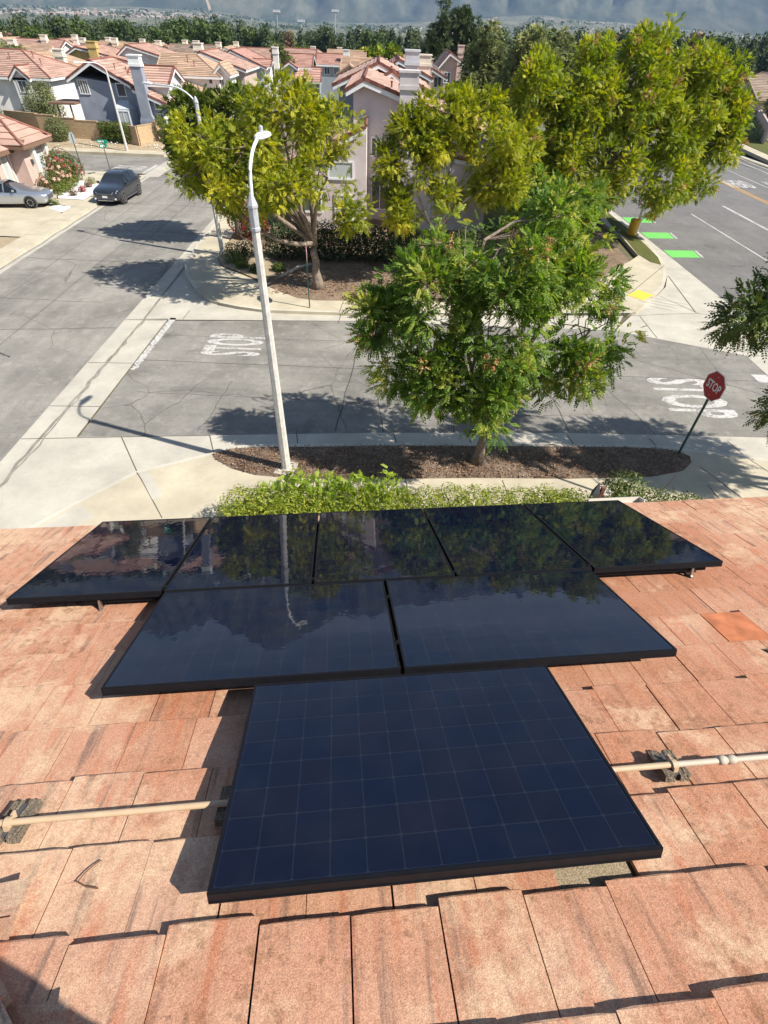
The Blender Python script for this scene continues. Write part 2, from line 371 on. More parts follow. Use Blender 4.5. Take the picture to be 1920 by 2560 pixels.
class MB:
    """collects faces; build() links them as ONE mesh object"""
    def __init__(s, mx=None):
        s.v = []; s.f = []; s.mi = []; s.t = []; s.uv = None; s.mx = mx; s.cur = 0; s.ct = .5
    def add(s, vs, fs, uvs=None):
        o = len(s.v)
        if s.mx is not None: vs = [tuple(s.mx @ Vector(p)) for p in vs]
        s.v += [tuple(p) for p in vs]
        for i, f in enumerate(fs):
            s.f.append(tuple(o + k for k in f)); s.mi.append(s.cur); s.t.append(s.ct)
            if s.uv is not None: s.uv.append(uvs[i] if uvs else [(0, 0)] * len(f))
    def box(s, a, b, mx=None):
        x0, y0, z0 = a; x1, y1, z1 = b
        vs = [(x0, y0, z0), (x1, y0, z0), (x1, y1, z0), (x0, y1, z0), (x0, y0, z1), (x1, y0, z1), (x1, y1, z1), (x0, y1, z1)]
        if mx is not None: vs = [tuple(mx @ Vector(p)) for p in vs]
        s.add(vs, [(0, 3, 2, 1), (4, 5, 6, 7), (0, 1, 5, 4), (1, 2, 6, 5), (2, 3, 7, 6), (3, 0, 4, 7)])
    def prism(s, poly, z0, z1):
        n = len(poly)
        a = sum(poly[i][0] * poly[(i + 1) % n][1] - poly[(i + 1) % n][0] * poly[i][1] for i in range(n))
        if a < 0: poly = poly[::-1]
        vs = [(x, y, z0) for x, y in poly] + [(x, y, z1) for x, y in poly]
        s.add(vs, [tuple(range(n - 1, -1, -1)), tuple(range(n, 2 * n))] + [(i, (i + 1) % n, n + (i + 1) % n, n + i) for i in range(n)])
    def sheet(s, poly, z):
        n = len(poly)
        a = sum(poly[i][0] * poly[(i + 1) % n][1] - poly[(i + 1) % n][0] * poly[i][1] for i in range(n))
        if a < 0: poly = poly[::-1]
        s.add([(x, y, z) for x, y in poly], [tuple(range(n))])
    def strip(s, pts, w, z):
        """flat ribbon of width w along pts"""
        pts = [Vector(p) for p in pts]; L = []; Rr = []
        for i, p in enumerate(pts):
            d = (pts[min(i + 1, len(pts) - 1)] - pts[max(i - 1, 0)]).normalized(); q = Vector((-d.y, d.x)) * w / 2
            L.append(p + q); Rr.append(p - q)
        n = len(pts)
        s.add([(p.x, p.y, z) for p in L] + [(p.x, p.y, z) for p in Rr], [(n + i, n + i + 1, i + 1, i) for i in range(n - 1)])
    def tube(s, pts, rad, n=8, cap=True):
        pts = [Vector(p) for p in pts]; k = len(pts)
        if isinstance(rad, (int, float)): rad = [rad] * k
        vs = []; fs = []
        up = Vector((0, 0, 1))
        for i, p in enumerate(pts):
            d = (pts[min(i + 1, k - 1)] - pts[max(i - 1, 0)])
            d = d.normalized() if d.length > 1e-9 else Vector((0, 0, 1))
            a = d.cross(up if abs(d.z) < .95 else Vector((1, 0, 0))).normalized(); b = d.cross(a)
            for j in range(n):
                t = 2 * PI * (j + .5) / n; vs.append(p + (a * math.cos(t) + b * math.sin(t)) * rad[i])
        for i in range(k - 1):
            for j in range(n):
                j2 = (j + 1) % n; fs.append((i * n + j, (i + 1) * n + j, (i + 1) * n + j2, i * n + j2))
        if cap: fs += [tuple(range(n)), tuple(range((k - 1) * n + n - 1, (k - 1) * n - 1, -1))]
        s.add(vs, fs)
    def lathe(s, prof, c, n=12):
        """prof = [(r,z)] turned about the vertical through c"""
        k = len(prof); vs = []; fs = []
        for r, z in prof:
            for j in range(n):
                t = 2 * PI * (j + .5) / n; vs.append((c[0] + r * math.cos(t), c[1] + r * math.sin(t), c[2] + z))
        for i in range(k - 1):
            for j in range(n):
                j2 = (j + 1) % n; fs.append((i * n + j, i * n + j2, (i + 1) * n + j2, (i + 1) * n + j))
        fs += [tuple(range(n - 1, -1, -1)), tuple(range((k - 1) * n, k * n))]
        s.add(vs, fs)
    def build(s, name, mats, parent=None, smooth=False, uvname=None, auto=None):
        me = bpy.data.meshes.new(name)
        me.from_pydata(s.v, [], s.f)
        if not isinstance(mats, (list, tuple)): mats = [mats]
        for k in mats: me.materials.append(k)
        me.polygons.foreach_set('material_index', s.mi)
        at = me.attributes.new('tint', 'FLOAT', 'FACE'); at.data.foreach_set('value', s.t)
        if uvname and s.uv is not None:
            ul = me.uv_layers.new(name=uvname)
            flat = [c for f in s.uv for p in f for c in p]
            ul.data.foreach_set('uv', flat)
        if smooth: me.polygons.foreach_set('use_smooth', [True] * len(s.f))
        me.update()
        o = bpy.data.objects.new(name, me); COL.objects.link(o)
        if parent: o.parent = parent
        return o

def quads_obj(name, V, tint, mat, parent=None):
    """V: (n,4,3) array of leaf quads"""
    n = len(V); me = bpy.data.meshes.new(name)
    me.vertices.add(n * 4); me.vertices.foreach_set('co', np.ascontiguousarray(V, dtype=np.float32).ravel())
    me.loops.add(n * 4); me.loops.foreach_set('vertex_index', np.arange(n * 4, dtype=np.int32))
    me.polygons.add(n); me.polygons.foreach_set('loop_start', np.arange(0, n * 4, 4, dtype=np.int32))
    try: me.polygons.foreach_set('loop_total', np.full(n, 4, dtype=np.int32))
    except Exception: pass
    me.materials.append(mat)
    at = me.attributes.new('tint', 'FLOAT', 'FACE'); at.data.foreach_set('value', np.clip(tint, 0, 1).astype(np.float32))
    me.update(calc_edges=True); me.validate()
    o = bpy.data.objects.new(name, me); COL.objects.link(o)
    if parent: o.parent = parent
    return o
def unit(a): return a / (np.linalg.norm(a, axis=-1, keepdims=True) + 1e-9)

def sprays(rng, P, D, L, pairs, ll, wid, tint, droop=.25):
    """pinnate leaves: P points, D directions, L rachis length -> quads, tint"""
    n = len(P); D = unit(D)
    rv = rng.normal(size=(n, 3)) * .5 + np.array([0, 0, 1.0])
    side = unit(np.cross(D, rv)); nor = unit(np.cross(side, D))
    Q = []; T = []
    for k in range(pairs + 1):
        t = .25 + .75 * k / pairs
        base = P + D * (L * t)[:, None] - np.array([0, 0, 1.0]) * (droop * L * t * t)[:, None]
        for sgn in ((-1, 1) if k < pairs else (0,)):
            d = unit(D * (.45 if sgn else 1.) + side * sgn * .9 - nor * .25 + rng.normal(size=(n, 3)) * .12)
            l = (ll * (1.05 - .35 * abs(t - .5)) * rng.uniform(.8, 1.2, n))[:, None]
            w = unit(np.cross(d, nor)) * l * wid
            mid = base + d * l * .45
            Q.append(np.stack([base, mid + w, base + d * l, mid - w], 1)); T.append(tint + rng.normal(size=n) * .05)
    return np.concatenate(Q), np.concatenate(T)

def cluster_points(rng, lobes, n, shell=.6):
    """points inside ellipsoid lobes, biased to their outer shell; returns P, outward dir"""
    lobes = np.array(lobes, float); vol = (lobes[:, 3] * lobes[:, 4] * lobes[:, 5]) ** .75
    pick = rng.choice(len(lobes), n, p=vol / vol.sum())
    d = unit(rng.normal(size=(n, 3))); r = shell + (1 - shell) * rng.random(n) ** .7
    r = np.where(rng.random(n) < .22, rng.random(n) * shell, r)
    c = lobes[pick, :3]; s = lobes[pick, 3:6]
    return c + d * s * r[:, None], unit(d / s), r

def limbs(mb, rng, base, forkz, tr, lobes, lean=(0, 0), sub=6, thin=.018, tips=None):
    b = Vector(base); f = Vector((base[0] + lean[0], base[1] + lean[1], base[2] + forkz))
    pts = []; rr = []
    for i in range(6):
        t = i / 5; p = b.lerp(f, t) + Vector((rng.normal() * .25, rng.normal() * .25, 0)) * tr * (0 if i in (0, 5) else 1)
        pts.append(p); rr.append(tr * (1.35 - .6 * min(1, t * 3) + .2 * (1 - t)) * (1 if i else 1.25))
    mb.tube(pts, rr, 10)
    for lb in lobes:
        c = Vector(lb[:3]); q = []
        if c.z < f.z + 2.0: continue
        k = 5; off = Vector((rng.normal(), rng.normal(), rng.normal())) * .12 * (c - f).length
        for i in range(k + 1):
            t = i / k; p = f.lerp(c, t) + off * math.sin(PI * t) + Vector((0, 0, .26 * math.hypot(c.x - f.x, c.y - f.y))) * math.sin(PI * t)
            q.append(p)
        r0 = tr * .55
        mb.tube(q, [r0 * (1 - .72 * i / k) for i in range(k + 1)], 7, False)
        for j in range(sub):
            d = Vector(tuple(rng.normal(size=3))).normalized()
            e = c + Vector((d.x * lb[3], d.y * lb[4], d.z * lb[5])) * .85
            st = q[3 + (j % 3)]; md = st.lerp(e, .5) + Vector(tuple(rng.normal(size=3))) * .1 * (e - st).length
            mb.tube([st, md, e], [r0 * .26, r0 * .16, thin * .6], 5, False)

def tree(name, label, base, forkz, tr, lobes, n_cl, per, leaf, mat, bark, seed, L=.32, pairs=5, wid=.32, cat='tree', group=None,
         lean=(0, 0), spread=.28, shell=.6, tmid=.42, tvar=.17, droop=.3, sub=6, gap=1.55, pod=None):
    rng = np.random.default_rng(seed)
    root = empty(name, base, label, cat, group)
    o = Vector(base)
    lob = [(l[0] - o.x, l[1] - o.y, l[2] - o.z, *l[3:6]) for l in lobes]
    tb = MB(); limbs(tb, rng, (0, 0, 0), forkz, tr, lob, lean, sub); tb.build('trunk', bark, root, True)
    P, D, r = cluster_points(rng, lob, int(n_cl * 2.9), shell)
    ms = float(np.mean([l[3] for l in lob])); gl = 2 * PI / (ms * gap)
    fld = 0
    for q in range(7):
        kv = unit(rng.normal(size=3)) * gl * rng.uniform(.6, 1.5); fld = fld + np.sin(P @ kv + rng.uniform(0, 6.28))
    keep = np.argsort(-(fld + rng.normal(size=len(P)) * .8))[:n_cl]
    P = P[keep]; D = D[keep]; fld = fld[keep]
    P = P + D * (ms * .16 * np.clip(fld / 2.5, -1, 1.6) * (rng.random(n_cl) < .8))[:, None] + rng.normal(size=P.shape) * .08
    ct = tmid + rng.normal(size=n_cl) * tvar + (rng.random(n_cl) < .12) * .3
    idx = np.repeat(np.arange(n_cl), per)
    n = len(idx)
    d = unit(rng.normal(size=(n, 3)) + D[idx] * .7 + np.array([0, 0, .15]))
    p = P[idx] + d * (spread * rng.random(n) ** .6)[:, None]
    Q, T = sprays(rng, p, d, L * rng.uniform(.7, 1.25, n), pairs, leaf, wid, ct[idx] + rng.normal(size=n) * .10, droop)
    if pod:
        k = rng.random(len(Q)) < 0
    quads_obj('crown', Q, T, mat, root)
    if pod:
        m_ = pod; sel = rng.choice(n_cl, max(3, n_cl // 16), False)
        pp = np.repeat(P[sel] + D[sel] * spread, 16, 0) + rng.normal(size=(len(sel) * 16, 3)) * .10
        dd = unit(rng.normal(size=pp.shape))
        Q2, T2 = sprays(rng, pp, dd, np.full(len(pp), .12), 2, leaf * .8, .5, rng.random(len(pp)), .2)
        quads_obj('seed_pods', Q2, T2, m_, root)
    return root

def bush_quads(rng, lobes, n, size, shell=.75, aspect=.5, up=.35):
    P, D, r = cluster_points(rng, lobes, n, shell)
    nor = unit(D + rng.normal(size=(n, 3)) * .55 + np.array([0, 0, up]))
    a = unit(np.cross(nor, rng.normal(size=(n, 3)))); b = np.cross(nor, a)
    l = (size * rng.uniform(.6, 1.3, n))[:, None]
    P = P + rng.normal(size=P.shape) * size * .5
    return np.stack([P - a * l * .5, P + b * l * aspect * .5 + nor * l * .08, P + a * l * .5, P - b * l * aspect * .5 + nor * l * .08], 1), rng
def bush(name, label, base, lobes, n, size, mat, seed, cat='shrub', group=None, tmid=.45, tvar=.22, flower=None, fn=0, fs=.1, shell=.75, aspect=.5):
    rng = np.random.default_rng(seed); root = empty(name, base, label, cat, group)
    lob = [(l[0] - base[0], l[1] - base[1], l[2] - base[2], *l[3:6]) for l in lobes]
    Q, _ = bush_quads(rng, lob, n, size, shell, aspect)
    cl = np.sin(Q[:, 0, 0] * 7 + seed) * .5 + np.sin(Q[:, 0, 1] * 8.3) * .5
    quads_obj('foliage', Q, tmid + rng.normal(size=n) * tvar + cl * .06, mat, root)
    sb = MB()
    for l in lob:
        for k in range(3):
            sb.tube([(l[0] * .3, l[1] * .3, -.02), (l[0] + rng.normal() * l[3] * .3, l[1] + rng.normal() * l[4] * .3, l[2])], [.025, .008], 5)
    sb.build('stem', M['barkd'], root)
    if flower:
        P, D, r = cluster_points(rng, lob, fn, .95)
        P = P + D * size * .4
        FQ = []
        for k in range(5):
            t = k * 2 * PI / 5
            a = unit(np.cross(D, np.array([.3, .2, 1.]))); b = np.cross(D, a)
            e = a * math.cos(t) + b * math.sin(t); w = a * math.cos(t + 1.2) + b * math.sin(t + 1.2)
            FQ.append(np.stack([P, P + e * fs * .5 + w * fs * .12 + D * fs * .2, P + e * fs * .7 + w * fs * .4, P + w * fs * .5 + D * fs * .2], 1))
        FQ = np.concatenate(FQ); quads_obj('flowers', FQ, rng.random(len(FQ)), flower, root)['kind'] = 'stuff'
    return root

def text_mesh(body, size, fit=None, bold=0.):
    cu = bpy.data.curves.new('t', 'FONT'); cu.body = body; cu.size = size; cu.align_x = 'CENTER'; cu.align_y = 'CENTER'
    cu.offset = bold; cu.resolution_u = 3
    ob = bpy.data.objects.new('t', cu); COL.objects.link(ob)
    dg = bpy.context.evaluated_depsgraph_get(); dg.update()
    me = bpy.data.meshes.new_from_object(ob.evaluated_get(dg))
    bpy.data.objects.remove(ob); bpy.data.curves.remove(cu)
    vs = [v.co.copy() for v in me.vertices]; fs = [tuple(p.vertices) for p in me.polygons]
    bpy.data.meshes.remove(me)
    if fit:
        xs = [v.x for v in vs]; ys = [v.y for v in vs]; cx = (min(xs) + max(xs)) / 2; cy = (min(ys) + max(ys)) / 2
        sx = fit[0] / (max(xs) - min(xs)); sy = fit[1] / (max(ys) - min(ys))
        vs = [Vector(((v.x - cx) * sx, (v.y - cy) * sy, 0)) for v in vs]
    return vs, fs

# ================================================================== SETTING
AZ = -0.13
def gz(y): return 0. if y < 58 else -.022 * (min(y, 300) - 58)
def struct(name, mb, mats, **k):
    o = mb.build(name, mats, **k); o['kind'] = 'structure'; return o
# near terrain sheet
mb = MB()
xs = [-420, -260, -160, -110, -80, -60, -40, -20, 0, 20, 40, 60, 80, 110, 160, 260, 420]
ys = [-120, -40, 0, 30, 58, 80, 110, 150, 200, 260, 330, 420]
for j, y in enumerate(ys):
    for x in xs: mb.v.append((x, y, -.20 + gz(y)))
nx = len(xs)
for j in range(len(ys) - 1):
    for i in range(nx - 1):
        mb.f.append((j * nx + i, j * nx + i + 1, (j + 1) * nx + i + 1, (j + 1) * nx + i)); mb.mi.append(0); mb.t.append(.5)
struct('ground', mb, M['ground'])

def road(name, x0, x1, ya, mats, zz):
    b = MB()
    for y0, y1 in zip(ya[:-1], ya[1:]):
        b.add([(x0, y0, zz + gz(y0)), (x1, y0, zz + gz(y0)), (x1, y1, zz + gz(y1)), (x0, y1, zz + gz(y1))], [(0, 1, 2, 3)])
    return struct(name, b, mats)
road('residential_road', -18.25, -10.42, [-30, 0, 58, 110, 150], M['road'], AZ)
rngc = np.random.default_rng(17); mb = MB()
def crack(p, q, w=.03, wob=.06, n=26):
    p, q = np.array(p), np.array(q); d = (q - p) / np.linalg.norm(q - p); s_ = np.array([-d[1], d[0]]); o_ = np.cumsum(rngc.normal(size=n)) * wob * .35; o_ -= np.linspace(o_[0], o_[-1], n)
    mb.strip([tuple(p + (q - p) * i / (n - 1) + s_ * o_[i]) for i in range(n)], w, AZ + .003)
for (p, q, w) in (((-18, 33.2), (-10.5, 32.7), .05), ((-18, 27.7), (-10.5, 27.5), .045), ((-17.9, 19.2), (-10.5, 19.9), .04), ((-17.8, 22.6), (-12, 22.4), .03), ((-15.6, 18.6), (-13.3, 17.2), .07), ((-18, 39.0), (-10.5, 38.5), .05), ((-14.2, 14), (-14.0, 46), .025), ((-13.0, 30), (-12.6, 48), .03), ((-16.4, 10), (-16.2, 44), .025),
                  ((-1.2, 13.1), (-.4, 21.2), .04), ((.3, 13.1), (-.2, 17.2), .03), ((-8.6, 17.3), (14.9, 17.0), .03), ((-8, 15.1), (3, 14.7), .02), ((6.2, 13.4), (5.6, 20.9), .035), ((2.5, 13.2), (3.4, 21), .025), ((9.0, 13.4), (8.2, 17), .02), ((-5.4, 12.9), (-5.0, 16), .02), ((-8.4, 19.4), (9, 19.2), .02), ((10.2, 18.4), (14.9, 15.4), .02)):
    crack(p, q, w)
struct('road_cracks', mb, M['tar'])
road('main_road', 16.95, 39.6, [-60, 0, 58, 120, 200, 300], M['mroad'], AZ)
mb = MB(); mb.sheet([(-8.8, 12.45), (0, 13.05), (6, 13.3), (12.6, 13.33), (14.95, 13.3), (14.95, 19.06), (10.27, 21.05), (-.65, 21.25), (-8.7, 20.74)], AZ)
struct('cross_street', mb, M['xroad'])
mb = MB(); mb.sheet([(-95, 48.1), (-18.35, 47.93), (-18.35, 54.85), (-95, 54.8)], AZ)
struct('side_street', mb, M['xroad'])

# gutters and aprons (concrete sheets just above the asphalt level)
GZ = -.125
mb = MB()
mb.sheet([(-10.42, -20), (-8.9, -20), (-8.9, 7.8), (-8.43, 8.38), (-7.55, 9.51), (-6.46, 10.76), (-4.6, 11.72), (-4.95, 12.70), (-7.66, 12.52), (-8.86, 12.45), (-8.72, 20.9), (-10.42, 20.72)], GZ)
mb.sheet([(-4.95, 12.70), (-4.6, 11.70), (-3.37, 12.1), (3, 12.42), (8.8, 12.55), (14.95, 11.2), (14.95, 13.3), (12.6, 13.33), (6, 13.3), (0, 13.05)], GZ)
mb.sheet([(-10.42, 20.72), (-.65, 21.26), (10.27, 21.06), (11.2, 22.7), (0, 21.9), (-6, 22.3), (-8.2, 23.9), (-9.3, 25.8), (-9.8, 28), (-9.98, 58), (-10.42, 58)], GZ)
mb.sheet([(14.95, -40), (16.95, -40), (16.95, 120), (16.4, 120), (16.4, 36), (16.0, 30.0), (15.4, 28), (14.7, 26.5), (13.8, 25.3), (11.7, 22.9), (10.27, 21.06), (14.95, 19.06)], GZ)
mb.sheet([(-18.62, -30), (-18.0, -30), (-18.0, 58), (-18.62, 58)], GZ + .003)
mb.sheet([(-19.2, 46.9), (-17.35, 46.9), (-17.35, 55.4), (-18.45, 55.4), (-18.45, 47.93)], GZ + .006)
mb.sheet([(39.6, -60), (40.2, -60), (40.2, 120), (39.6, 120)], GZ)
mb.cur = 1   # expansion joints
def joint(pts, z, w=.03): mb.strip(pts, w, z)
for y in (14.1, 17.0, 20.7): joint([(-10.4, y - .02), (-8.8, y + .02)], GZ + .004)
joint([(-10.4, 12.28), (-7.6, 12.5), (-4.95, 12.69)], GZ + .004)
joint([(-7.55, 12.5), (-6.46, 10.78)], GZ + .004)
joint([(-4.98, 12.7), (-4.62, 11.75)], GZ + .004)
for x in (-2.4, .6, 2.9, 6.1, 8.7, 11.2): joint([(x, 13.2 - .02 * abs(x - 5)), (x + .12, 12.4)], GZ + .004)
for x in (-8.1, -4.8, -1.6, 2.0, 6.0): joint([(x, 20.9), (x + .05, 21.8)], GZ + .004)
joint([(11.86, 20.45), (11.95, 22.7)], GZ + .004); joint([(10.4, 22.6), (11.9, 22.75), (13.2, 23.0), (14.9, 23.2), (16.9, 22.6)], GZ + .004)
joint([(14.95, 19.06), (16.95, 19.1)], GZ + .004); joint([(15.5, 28.1), (14.8, 23.3)], GZ + .004, .05); joint([(13.9, 25.2), (14.9, 23.2)], GZ + .004)
mb.cur = 2   # silt along the flow line of the cross gutter
rng = np.random.default_rng(5)
fl = [(-9.9, 2)] + [(-9.95 + .32 * (y - 8) / 13 + rng.normal() * .035, y) for y in np.linspace(5, 21, 40)] + [(-9.7, 23), (-9.75, 26), (-9.9, 30)]
mb.strip(fl, .10, GZ + .004)
mb.strip([(x + .06 + rng.normal() * .05, y) for x, y in fl], .05, GZ + .0045)
mb.strip([(-18.3 + rng.normal() * .03, y) for y in np.linspace(10, 47, 40)], .10, GZ + .009)
struct('gutters', mb, [M['conc'], M['joint'], M['gutstain']])

# sidewalks (solid, kerb height)
mb = MB(); SWZ = 0.
near_sw = [(-4.64, 11.69), (-4.15, 11.99), (-3.37, 12.13), (-2.15, 12.2), (.31, 12.36), (3.1, 12.46), (7.4, 12.58), (8.83, 12.56), (9.57, 12.45), (11.85, 12.02), (14.93, 11.2), (14.93, 8.9), (-3.2, 8.9), (-3.6, 5), (-8.9, 5), (-8.9, 7.8), (-8.43, 8.38), (-7.55, 9.51), (-6.46, 10.76)]
mb.prism(near_sw, -.3, SWZ)
nw = [(-1, 21.75), (-2.7, 21.76), (-4.86, 21.79), (-6.3, 22.2), (-7.35, 22.67), (-8.26, 23.8), (-9.3, 25.7), (-9.7, 27), (-9.96, 30.3), (-9.97, 58), (-8.4, 58), (-8.4, 29), (-8.29, 28.2), (-7.89, 27.0), (-6.5, 25.85), (-5.5, 24.85), (-4.8, 24.2), (-3.6, 23.24), (-2.8, 23.03), (-1.28, 23.09), (8, 23.5), (9, 24.5), (11.25, 26.7), (11.9, 27.4), (12.4, 28.4), (14.0, 29.9), (14.9, 31), (15.2, 35), (14.6, 42), (14.6, 110), (16.4, 110), (16.45, 33.2), (16.1, 30.7), (15.66, 28.9), (15.14, 27.56), (14.5, 26.3), (13.6, 25.1), (11.8, 22.85)]
mb.prism(nw, -.3, SWZ)
mb.prism([(-19.65, -30), (-18.5, -30), (-18.5, 46), (-18.9, 46.8), (-20, 47.5), (-60, 47.7), (-60, 46.2), (-25, 46), (-19.65, 42.5)], -.3, SWZ)
mb.prism([(-60, 55.3), (-19.5, 55.3), (-18.6, 56.2), (-18.5, 58), (-19.8, 58), (-20.3, 57.0), (-60, 56.6)], -.3, SWZ)
mb.prism([(40.2, -60), (41.6, -60), (41.6, 57), (45, 80), (43.6, 80), (40.2, 57)], -.3, SWZ)
mb.cur = 1
for x, y in ((-6.4, 10.76),): joint([(-6.44, 10.72), (-6.12, 10.29), (-5.22, 8.99)], .004, .025)
for x in (-2.2, .9, 3.6, 6.9, 9.4): joint([(x, 10.75), (x + .15, 8.9)], .004, .025)
joint([(9.55, 11.6), (10.6, 9.0)], .004, .025); joint([(11.2, 12.1), (12.6, 9.0)], .004, .025)
joint([(-8.6, 8.05), (-8.0, 7.2)], .004, .025)
joint([(12.0, 24.7), (15.75, 29.4)], .004); joint([(11.4, 25.6), (14.6, 23.9)], .004); joint([(12.4, 24.2), (13.9, 23.4)], .004)
joint([(-4.9, 21.8), (-5.5, 24.8)], .004); joint([(-1.6, 21.8), (-1.5, 23.0)], .004); joint([(-8.3, 23.9), (-6.6, 25.8)], .004, .02)
for y in (31, 34, 37, 40.5, 43): joint([(-19.65, y), (-18.5, y + .05)], .004, .025)
for x in (-24, -28, -32): joint([(x, 55.3), (x + .1, 56.6)], .004, .025)
mb.cur = 2    # pale kerb tops
def kerb(pts, w=.14): mb.strip(pts, w, .003)
kerb([(-4.6, 11.75), (-4.15, 11.95), (-3.37, 12.07), (-2.15, 12.13), (.31, 12.29), (3.1, 12.39), (7.4, 12.51), (8.83, 12.49), (9.57, 12.38), (11.85, 11.95), (14.9, 11.13)])
kerb([(-6.9, 22.5), (-6.0, 22.15), (-4.86, 21.86), (-2.7, 21.83), (-1, 21.82), (11.6, 22.8)])
kerb([(-8.3, 23.95), (-9.23, 25.7), (-9.63, 27), (-9.89, 30.3), (-9.9, 58)])
kerb([(13.5, 25.05), (14.4, 26.3), (15.04, 27.56), (15.56, 28.9), (16.0, 30.7), (16.36, 33.2), (16.33, 60)], .18)
kerb([(11.25, 26.6), (11.9, 27.3), (12.4, 28.3)], .16)
kerb([(-6.46, 10.72), (-7.52, 9.48), (-8.38, 8.34), (-8.85, 7.75)], .12)
kerb([(-4.7, 11.6), (-5.5, 11.2), (-6.46, 10.72)], .12)
kerb([(-18.57, -30), (-18.57, 46)], .12)
mb.cur = 3   # roughened tactile strips of the ramp
mb.sheet([(-6.40, 10.72), (-6.13, 10.76), (-5.42, 9.76), (-5.67, 9.64)], .005)
mb.sheet([(-8.1, 8.5), (-7.4, 9.4), (-6.9, 9.0), (-7.5, 8.2)], .005)
struct('sidewalks', mb, [M['conc2'], M['joint'], M['conck'], M['conc']])

# drive, beds
mb = MB(); mb.sheet([(-34, 31.2), (-19.65, 30.6), (-19.65, 35.4), (-20.2, 37.3), (-34, 38.8)], .004)
mb.sheet([(-21.6, 37.0), (-19.65, 37.1), (-19.65, 38.7), (-21.6, 38.9)], .004)
struct('driveway', mb, M['conc2'])
mb = MB(); mb.sheet([(-21.4, 38.95), (-19.66, 38.8), (-19.7, 41.6), (-20.4, 43.2), (-22.2, 44.2), (-22.4, 41)], .010)
mb.sheet([(-20.9, 36.5), (-19.66, 35.7), (-19.66, 37.0), (-20.9, 37.3)], .010)
o = struct('white_gravel', mb, M['gravel'])
bed = [(-8.35, 28.2), (-7.89, 27.0), (-6.5, 25.85), (-5.5, 24.85), (-4.8, 24.2), (-3.6, 23.24), (-2.8, 23.03), (-1.28, 23.09), (8, 23.5), (9, 24.5), (11.25, 26.7), (11.9, 27.4), (12.4, 28.4), (14.0, 29.9), (14.6, 42), (14.6, 58), (-8.35, 58)]
def soil_patch(name, poly, z, mat, seed, amp=.03, step=.25):
    """triangulated patch with a lumpy surface"""
    rng = np.random.default_rng(seed); bm = bmesh.new()
    vs = [bm.verts.new((x, y, z)) for x, y in poly]; f = bm.faces.new(vs)
    if f.normal.z < 0: f.normal_flip()
    bmesh.ops.triangulate(bm, faces=bm.faces[:])
    for _ in range(9):
        es = [e for e in bm.edges if e.calc_length() > step * 1.8]
        if not es: break
        bmesh.ops.subdivide_edges(bm, edges=es, cuts=1, use_grid_fill=False)
        bmesh.ops.triangulate(bm, faces=[f for f in bm.faces if len(f.verts) > 3])
    for v in bm.verts:
        if not v.is_boundary: v.co.z += amp * (rng.random() * .6 + math.sin(v.co.x * 3.1 + v.co.y * 2) * .5 + .3)
    me = bpy.data.meshes.new(name); bm.to_mesh(me); bm.free(); me.materials.append(mat)
    me.polygons.foreach_set('use_smooth', [True] * len(me.polygons))
    o = bpy.data.objects.new(name, me); COL.objects.link(o); o['kind'] = 'structure'; return o
planter = [(-4.62, 11.62), (-4.1, 11.90), (-3.37, 12.0), (-2.15, 12.06), (.31, 12.22), (3.1, 12.32), (7.4, 12.44), (8.7, 12.42), (9.25, 12.3), (9.48, 12.05), (9.37, 11.75), (8.96, 11.35), (7.89, 11.05), (5.52, 10.88), (2.9, 10.82), (.31, 10.68), (-1.2, 10.62), (-2.6, 10.66), (-3.24, 10.72), (-3.93, 10.98), (-4.48, 11.38)]
soil_patch('planter_soil', planter, .006, M['soil'], 3, .035, .18)
soil_patch('garden_soil', bed, .006, M['soil2'], 4, .05, .6)
mb = MB(); mb.sheet([(-8.3, 28.2), (-7.85, 27.02), (-6.5, 25.9), (-5.6, 25.1), (-4.6, 26.0), (-4.9, 27.5), (-7, 30), (-8.2, 34)], .062)
struct('decomposed_granite', mb, M['dirt'])
mb = MB(); mb.sheet([(5, 36), (12, 32), (14, 36), (14, 52), (5, 52)], .10); struct('lawn', mb, M['grassm'])
mb = MB(); mb.sheet([(15.61, 39.5), (15.23, 35.9), (15.31, 34.6), (14.95, 31.2), (15.19, 29.9), (15.62, 29.5), (15.95, 30.8), (16.1, 33.0), (16.2, 36), (16.2, 60), (15.0, 60)], .012)
mb.sheet([(41.7, 50), (46, 66), (50, 84), (45.2, 80), (41.7, 58)], .01)
struct('grass_strip', mb, M['grassm'])
mb = MB(); mb.sheet([(46.2, 66), (52, 66), (60, 92), (53, 92), (50.2, 84)], .02); struct('white_rock_bed', mb, M['rock'])
mb = MB()
mb.add([(-60, 56.6, .0), (-20.3, 57.0, .0), (-19.8, 58, .0), (-19.8, 61, .3), (-22, 59.4, .3), (-27, 59.9, .32), (-60, 60.6, .4)], [(0, 1, 2, 3, 4, 5, 6)])
struct('sloping_dirt', mb, M['dirt'])
mb = MB(); mb.sheet([(-60, -30), (-19.66, -30), (-19.66, 30.5), (-60, 31)], -.01); mb.sheet([(-9.9, 58.2), (16, 58.2), (16, 58.3), (-9.9, 58.3)], -.02)
mb.sheet([(-3.2, 8.9), (14.9, 8.9), (14.9, -20), (-8.8, -20), (-8.8, 5), (-3.6, 5)], -.02)
struct('garden_ground', mb, M['dirt'])

